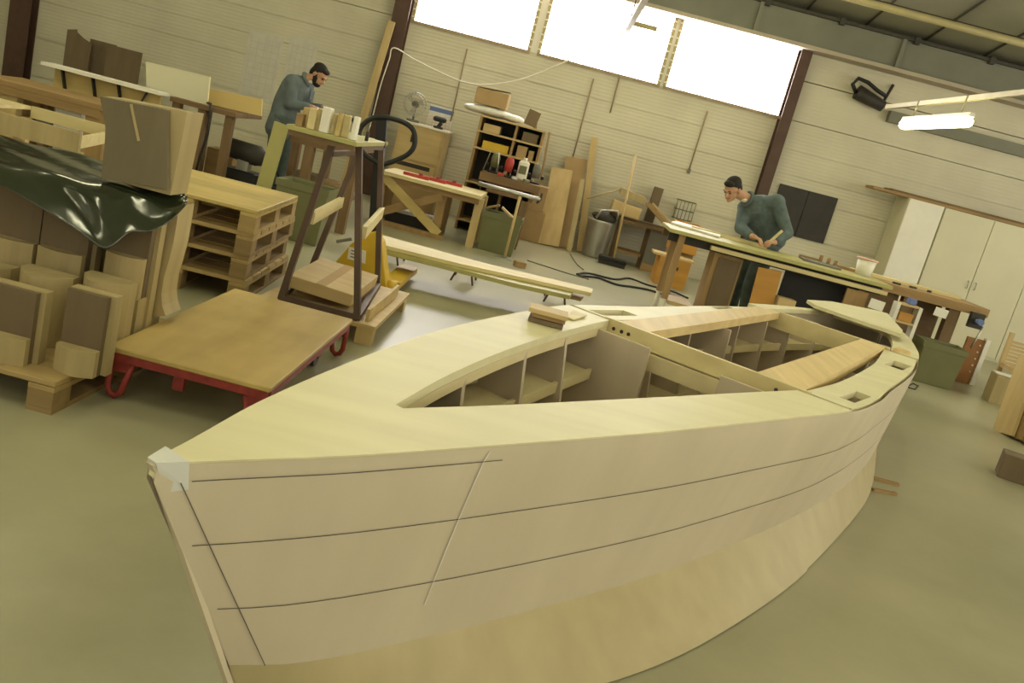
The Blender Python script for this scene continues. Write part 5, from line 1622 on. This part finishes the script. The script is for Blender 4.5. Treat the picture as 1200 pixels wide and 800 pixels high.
# -------------------------------------------------- slatted chair and pale boards at the picture edge
Ys = 9.9
root_x = W(1180, 400, Ys).x
root = empty('slatted_chair', (root_x + .2, Ys + .2, 0), 'pale slatted wooden garden chair at the picture edge before the cupboards', 'chair')
fx0 = W(1176, 420, Ys).x
zt_ = W(1182, 389, Ys).z
for x in (fx0, fx0 + .62):
    m = MB(); m.bar((x, Ys, .003), (x + .0, Ys + .02, zt_), .05, .035, up=(0, 1, 0)); m.build('back_leg', 'tanz', root)
    m = MB(); m.bar((x - .0, Ys - .50, .003), (x, Ys - .50, .255), .05, .035, up=(0, 1, 0)); m.build('front_leg', 'tanz', root)
    m = MB(); m.bar((x, Ys - .56, .272), (x, Ys - .03, .276), .05, .03); m.build('arm_rail', 'tan', root)
for k in range(7):
    z = .30 + k * .040
    m = MB(); m.box(fx0 + .026, fx0 + .594, Ys + .0, Ys + .02, z, z + .028); m.build('back_slat', 'tan', root)
for k in range(5):
    m = MB(); m.box(fx0 - .02, fx0 + .64, Ys - .52 + .1 * k, Ys - .44 + .1 * k, .2905, .31); m.build('seat_slat', 'tan', root)
def lying(name, pts, z, th, mt, label, cat='board'):
    m = MB(); m.slab([W(x, y, z=z) for x, y in pts], th); o = m.build(name, mt); tag(o, label, cat); return o
A, B = W(1155, 416, 9.35), W(1196, 428, 8.9)
m = MB(); m.bar((A.x, 9.05, .294), (A.x + 1.1, 8.79, .294), .16, .012); o = m.build('white_strip', 'white'); tag(o, 'white strip lying across the pale boards beside the drilled panel', 'board')
m = MB(); m.bar((A.x, 9.05, .143), (A.x + 1.2, 8.77, .143), .28, .28); o = m.build('pale_box', 'edge'); tag(o, 'long pale box on the floor under the white strip', 'box')
# plank bundle standing on edge and dark block at the right border
c = W(1172, 508, z=0)
for k in range(4):
    p0 = W(1172 + 9 * k, 508 + 4 * k, z=0)
    t = W(1194 + 9 * k, 452 + 3 * k, p0.y + .05)
    m = MB(); m.bar((p0.x + .04, p0.y + .03, .004), (p0.x + .04 + (t.x - p0.x) * 1.6, p0.y + .15, t.z * 1.6), .028, .30, up=(0, 1, 0)); o = m.build('standing_plank', 'midz' if k % 2 else 'tanz'); tag(o, ('innermost of the upright planks at the picture edge', 'second upright plank from the boat at the picture edge', 'third upright plank from the boat at the picture edge', 'outermost upright plank at the picture edge')[k], 'plank')
p = W(1176, 563, z=0)
m = MB(); m.rbox((p.x + .25, p.y + .06, .085), (.50, .18, .17), R(-22)); o = m.build('dark_beam_end', 'mdf', bevel=.004); tag(o, 'dark wooden beam end lying on the floor at the picture edge', 'beam')
# sticks by the hull and thin loop on the floor
for k, (a, b) in enumerate((((1022, 559), (1053, 567)), ((1023, 573), (1050, 578)))):
    A, B = W(*a, z=.01), W(*b, z=.01)
    m = MB(); m.bar((A.x, A.y, .008), (B.x, B.y, .008), .03, .014); o = m.build('thin_stick', 'mid'); tag(o, ('upper thin stick poking out from under the hull side', 'lower thin stick poking out from under the hull side')[k], 'stick')
P = [W(x, y, z=.006) for x, y in ((1064, 452), (1070, 449), (1076, 452), (1072, 456), (1065, 454))]
m = MB(); m.tube(P, .006, 6, closed=True); o = m.build('wire_loop', 'dark'); tag(o, 'small dark wire loop on the floor behind the boat stern', 'wire')
# power cables on the floor
def cord(name, pts, r, mt, label, plug=False):
    P = [W(x, y, z=r + .001) for x, y in pts]
    # smooth the track
    Q = []
    for i in range(len(P) - 1):
        p0, p1, p2, p3 = P[max(0, i - 1)], P[i], P[i + 1], P[min(len(P) - 1, i + 2)]
        for k in range(5):
            t = k / 5
            Q.append(.5 * ((2 * p1) + (p2 - p0) * t + (2 * p0 - 5 * p1 + 4 * p2 - p3) * t * t + (3 * p1 - p0 - 3 * p2 + p3) * t**3))
    Q.append(P[-1])
    m = MB(); m.tube([(q.x, q.y, r + .001) for q in Q], r, 6); o = m.build(name, mt); tag(o, label, 'cable')
    if plug:
        d = (Q[-1] - Q[-3]).normalized(); m = MB(); m.bar(Q[-1] + Vector((0, 0, .012)), Q[-1] + d * .16 + Vector((0, 0, .012)), .07, .045); m.build('plug', 'black', o)
cord('power_cable', [(676, 321), (690, 320), (720, 327), (738, 326), (760, 334), (788, 341), (806, 349)], .012, 'black', 'dark cable running across the floor to the long bench')
cord('extension_cord', [(678, 323), (700, 325), (722, 333), (742, 336), (762, 340), (780, 346)], .013, 'black', 'dark extension cord ending in a plug on the floor behind the boat', True)
cord('thin_cable', [(668, 297), (676, 309), (684, 316)], .006, 'grayb', 'thin grey cable trailing from the leaning boards')
cord('floor_cable', [(618, 305), (640, 312), (665, 320), (690, 327)], .007, 'grayb', 'thin grey cable from the slim upright over the bright floor')

# ------------------------------------------------------------------- people
def basis(f, u):
    """person axes: forward f, up u, their right r"""
    f = Vector(f).normalized(); u = Vector(u)
    r = f.cross(u).normalized(); u = r.cross(f).normalized()
    return f, r, u
def head_shapes(c, f, u):
    f, r, u = basis(f, u)
    rot = Matrix((r, f, u)).transposed()
    def P(x, y, z): return c + r * x + f * y + u * z
    return [('e', P(0, -.012, .03), (.074, .094, .088), rot), ('e', P(0, .030, -.040), (.056, .062, .072), rot), ('e', P(0, .060, -.092), (.026, .026, .022), rot),
            (P(0, .086, .008), P(0, .104, -.026), .009, .015), (P(-.014, .09, -.03), P(.014, .09, -.03), .010, .010), ('e', P(0, .078, .022), (.05, .018, .012), rot),
            ('e', P(0, .082, -.062), (.024, .012, .008), rot), ('e', P(.076, -.015, -.005), (.012, .022, .034), rot), ('e', P(-.076, -.015, -.005), (.012, .022, .034), rot)], P, rot
def hand_shapes(wr, d, n, side):
    """wr wrist, d direction of the fingers, n back-of-hand normal, side +1 thumb on d x n side"""
    d = Vector(d).normalized(); n = Vector(n); s = d.cross(n).normalized() * side; n = n - d * n.dot(d); n.normalize()
    S = [(wr, wr + d * .03, .027, .030)]
    for k, (o, L) in enumerate(((.028, .070), (.010, .078), (-.009, .072), (-.027, .058))):
        a = wr + d * .02 + s * o * .6; b = wr + d * .088 + s * o
        S.append((a, b, .015, .0125))
        c1 = b + (d * .8 - n * .6).normalized() * L * .5
        c2 = c1 + (d * .25 - n * .95).normalized() * L * .45
        S.append((b, c1, .0105, .0095)); S.append((c1, c2, .0095, .008))
    t0 = wr + d * .025 + s * .025; t1 = t0 + (d * .6 + s * .75 - n * .2).normalized() * .04; t2 = t1 + (d * .9 + s * .1 - n * .4).normalized() * .035
    S += [(t0, t1, .015, .012), (t1, t2, .0115, .009)]
    return S
def person(name, label, ground, J, f_head, u_head, coat, mats, beard=False):
    root = empty(name, ground, label, 'person')
    hs, HP, rot = head_shapes(J['head'], f_head, u_head)
    sh = list(hs)
    sh += [(J['neck'], J['head'] + (J['neck'] - J['head']) * .35, .056, .054), (J['chest'], J['neck'], .10, .06)]
    sh += [(J['pelvis'], J['belly'], .125, .125), (J['belly'], J['chest'], .125, .13), (J['shR'], J['shL'], .065, .065)]
    for q in 'RL':
        sh += [(J['sh' + q], J['el' + q], .050, .042), (J['el' + q], J['wr' + q], .042, .029)]
        sh += hand_shapes(J['wr' + q], J['hd' + q], J['hn' + q], J['hs' + q])
        sh += [(J['hip' + q], J['kn' + q], .085, .058), (J['kn' + q], J['an' + q], .055, .038), (J['an' + q] + Vector((0, 0, -.03)), J['toe' + q], .04, .032)]
    blob('body', sh, 'skin', root, .0065, 3)
    # hair cap
    def cap(pts): return [('e', HP(*p), r_, rot) for p, r_ in pts]
    blob('hair', cap([((0, -.026, .054), (.079, .095, .076)), ((0, -.064, -.005), (.072, .052, .080)), ((0, .045, .085), (.058, .040, .030)), ((.066, -.03, .02), (.017, .04, .045)), ((-.066, -.03, .02), (.017, .04, .045))]), 'hair', root, .007, 2)
    if beard:
        blob('beard', cap([((0, .040, -.088), (.054, .052, .040)), ((.05, .02, -.055), (.014, .03, .045)), ((-.05, .02, -.055), (.014, .03, .045)), ((.064, .004, -.02), (.012, .020, .045)), ((-.064, .004, -.02), (.012, .020, .045)), ((0, .085, -.050), (.026, .010, .006))]), 'hair', root, .006, 2)
    for s in (-1, 1):
        m = MB(); m.ball(HP(.030 * s, .080, .004), (.011, .011, .009), 8); m.build('eye', 'eye', root)
        m = MB(); m.bar(HP(.016 * s, .093, .026), HP(.046 * s, .082, .026), .010, .006); m.build('eyebrow', 'hair', root)
    m = MB(); m.bar(HP(-.020, .091, -.062), HP(.020, .091, -.062), .008, .007); m.build('lips', 'lip', root)
    # coat
    cs = [(J['belly'], J['chest'], .160, .165), (J['chest'], J['neck'] + (J['chest'] - J['neck']) * .35, .165, .085), (J['shR'], J['shL'], .088, .088), (J['pelvis'], J['belly'], .165, .160)]
    side = (J['shL'] - J['shR']).normalized()
    for t in (-.09, .09): cs += [(J['belly'] + side * t, J['chest'] + side * t * 1.1, .105, .110), (J['pelvis'] + side * t, J['belly'] + side * t, .11, .105)]
    for q in 'RL':
        cs += [(J['sh' + q], J['el' + q], .078, .062), (J['el' + q], J['wr' + q] + (J['el' + q] - J['wr' + q]) * .12, .062, .045)]
    if coat == 'long':
        for t in (-.09, .09): cs += [(J['pelvis'] + side * t, J['hem'] + side * t * 1.2, .11, .115)]
        cs += [(J['pelvis'], J['hem'], .15, .14)]
    else:
        cs += [(J['pelvis'] + side * .08, J['pelvis'] - side * .08, .125, .125)]
    blob('work_coat' if coat == 'long' else 'work_jacket', cs, mats[0], root, .012, 4)
    # collar
    nk = J['neck']; ax = (J['head'] - J['neck']).normalized()
    o1 = ax.orthogonal().normalized(); o2 = ax.cross(o1)
    m = MB(); m.tube([nk + ax * .0 + (o1 * math.cos(t) + o2 * math.sin(t)) * .072 for t in [2 * math.pi * k / 18 for k in range(18)]], .020, 8, closed=True); m.build('collar', mats[0], root)
    m = MB(); q = basis(f_head, u_head)[0]; m.ball(nk + ax * .012 + Vector((q.x, q.y, -.35)) * .050, (.040, .040, .030), 10); m.build('undershirt', 'shirt', root)
    qf = basis(f_head, u_head)[0]; qf = Vector((qf.x, qf.y, 0)).normalized()
    pk = J['chest'] + qf * .183 + side * .075 + Vector((0, 0, -.02))
    MB().rbox(pk, (.085, .012, .10), Matrix((side, qf, side.cross(qf))).transposed()).build('pocket', mats[0], root, bevel=.003)
    ts = [(J['hipR'], J['hipL'], .12, .12), (J['pelvis'], (J['hipR'] + J['hipL']) / 2, .13, .13)]
    for q in 'RL': ts += [(J['hip' + q], J['kn' + q], .112, .088), (J['kn' + q], J['an' + q] + Vector((0, 0, .02)), .086, .074)]
    blob('trousers', ts, mats[1], root, .012, 4)
    for q in 'RL':
        blob('shoe', [(J['an' + q] + Vector((0, 0, -.035)), J['toe' + q] + Vector((0, 0, .004)), .05, .042)], 'black', root, .008, 2)
    return root
V = Vector
# worker bending over the long bench: faces the camera side and to his right
f = V((-.80, -.60, 0)).normalized(); rr_ = V((f.y, -f.x, 0))
px, py = 2.24, 9.46
J = dict(pelvis=V((px + .06, py, .97)), hipR=V((px + .02, py, .90)) + rr_ * .09, hipL=V((px + .02, py, .90)) - rr_ * .09)
J['belly'] = V((2.25, 9.42, 1.09)); J['chest'] = V((2.11, 9.37, 1.245)); J['neck'] = V((1.945, 9.315, 1.325))
J['head'] = W(858, 222, 9.24)
J['shR'] = V((1.98, 9.44, 1.235)); J['shL'] = V((2.22, 9.23, 1.365))
J['elR'] = V((1.95, 9.25, 1.03)); J['elL'] = V((2.40, 9.16, 1.10))
J['wrR'] = V((2.03, 8.99, .99)); J['wrL'] = V((2.27, 9.00, .99))
J['hdR'] = V((.72, -.62, -.08)); J['hdL'] = V((-.72, -.62, -.08)); J['hnR'] = V((0, 0, 1)); J['hnL'] = V((0, 0, 1)); J['hsR'] = -1; J['hsL'] = 1
for q, s in (('R', 1), ('L', -1)):
    J['kn' + q] = V((px - .03, py - .02, .48)) + rr_ * .10 * s + f * .02; J['an' + q] = V((px + .0, py + .02, .09)) + rr_ * .11 * s; J['toe' + q] = J['an' + q] + f * .17 + V((0, 0, -.05))
person('person', 'man in dark teal overalls bending over the long bench, short dark hair', (px, py, 0), J, (-.55, -.62, -.55), (-.28, -.30, .9), 'short', ('jacket', 'trousers'))
t = J['wrL'] + V((-.06, -.045, .0))
m = MB(); m.bar(t + V((-.02, -.01, -.03)), t + V((.08, -.0, .13)), .03, .02); o = m.build('pale_strip', 'pine'); tag(o, 'short pale strip of wood in the hands of the man at the long bench', 'strip')
# bearded worker in profile behind the block bench
f = V((.96, -.28, 0)).normalized(); rr_ = V((f.y, -f.x, 0))
H0 = W(374, 88, 10.45)
J = dict(head=H0)
px, py = H0.x - .30, 10.45
J['pelvis'] = V((px + .0, py, .93)); J['belly'] = V((px + .01, py, 1.06)); J['chest'] = V((px + .06, py, 1.22)); J['neck'] = V((px + .17, py, 1.355))
J['hem'] = V((px - .02, py, .74))
sc_ = V((px + .10, py, 1.29))
J['shR'] = sc_ + rr_ * .16; J['shL'] = sc_ - rr_ * .16
J['elR'] = J['shR'] + V((.03, -.02, -.245)); J['elL'] = J['shL'] + V((.06, .0, -.24))
J['wrR'] = J['elR'] + V((.215, .03, .03)); J['wrL'] = J['elL'] + V((.20, -.12, .045))
J['hdR'] = V((.95, .25, .0)); J['hdL'] = V((.95, -.25, .0)); J['hnR'] = V((0, -.4, 1)); J['hnL'] = V((0, .4, 1)); J['hsR'] = -1; J['hsL'] = 1
for q, s in (('R', 1), ('L', -1)):
    J['hip' + q] = V((px, py, .87)) + rr_ * .09 * s; J['kn' + q] = V((px + .02, py, .47)) + rr_ * .10 * s; J['an' + q] = V((px, py, .09)) + rr_ * .10 * s; J['toe' + q] = J['an' + q] + f * .17 + V((0, 0, -.05))
person('person', 'bearded man in a grey blue work coat looking down at a small tool, in profile', (px, py, 0), J, (.80, -.22, -.52), (.42, -.1, .85), 'long', ('jacket2', 'trousers'), True)
# the thing he holds
t = J['wrR'] + V((.125, .0, -.012))
root = empty('hand_tool', t, 'small pale tool held in the hands of the bearded man', 'tool')
MB().bar(t + V((-.02, .0, -.012)), t + V((.12, .02, -.03)), .035, .03).build('blade', 'white', root)
MB().tube([t + V((-.06, -.005, -.006)), t + V((-.021, 0, -.012))], .016, 8).build('handle', 'blue', root)

# ------------------------------------------------------------- world, look
wd = bpy.data.worlds.new('world'); SC.world = wd; wd.use_nodes = True
wd.node_tree.nodes['Background'].inputs['Color'].default_value = (.9, .95, 1, 1)
wd.node_tree.nodes['Background'].inputs['Strength'].default_value = .3
SC.view_settings.view_transform = 'Standard'
SC.view_settings.look = 'None'
SC.view_settings.exposure = 0.3
SC.view_settings.gamma = 1
SC.view_settings.use_curve_mapping = False
SC.cycles.use_denoising = True
SC.cycles.max_bounces = 8
SC.cycles.sample_clamp_indirect = 8
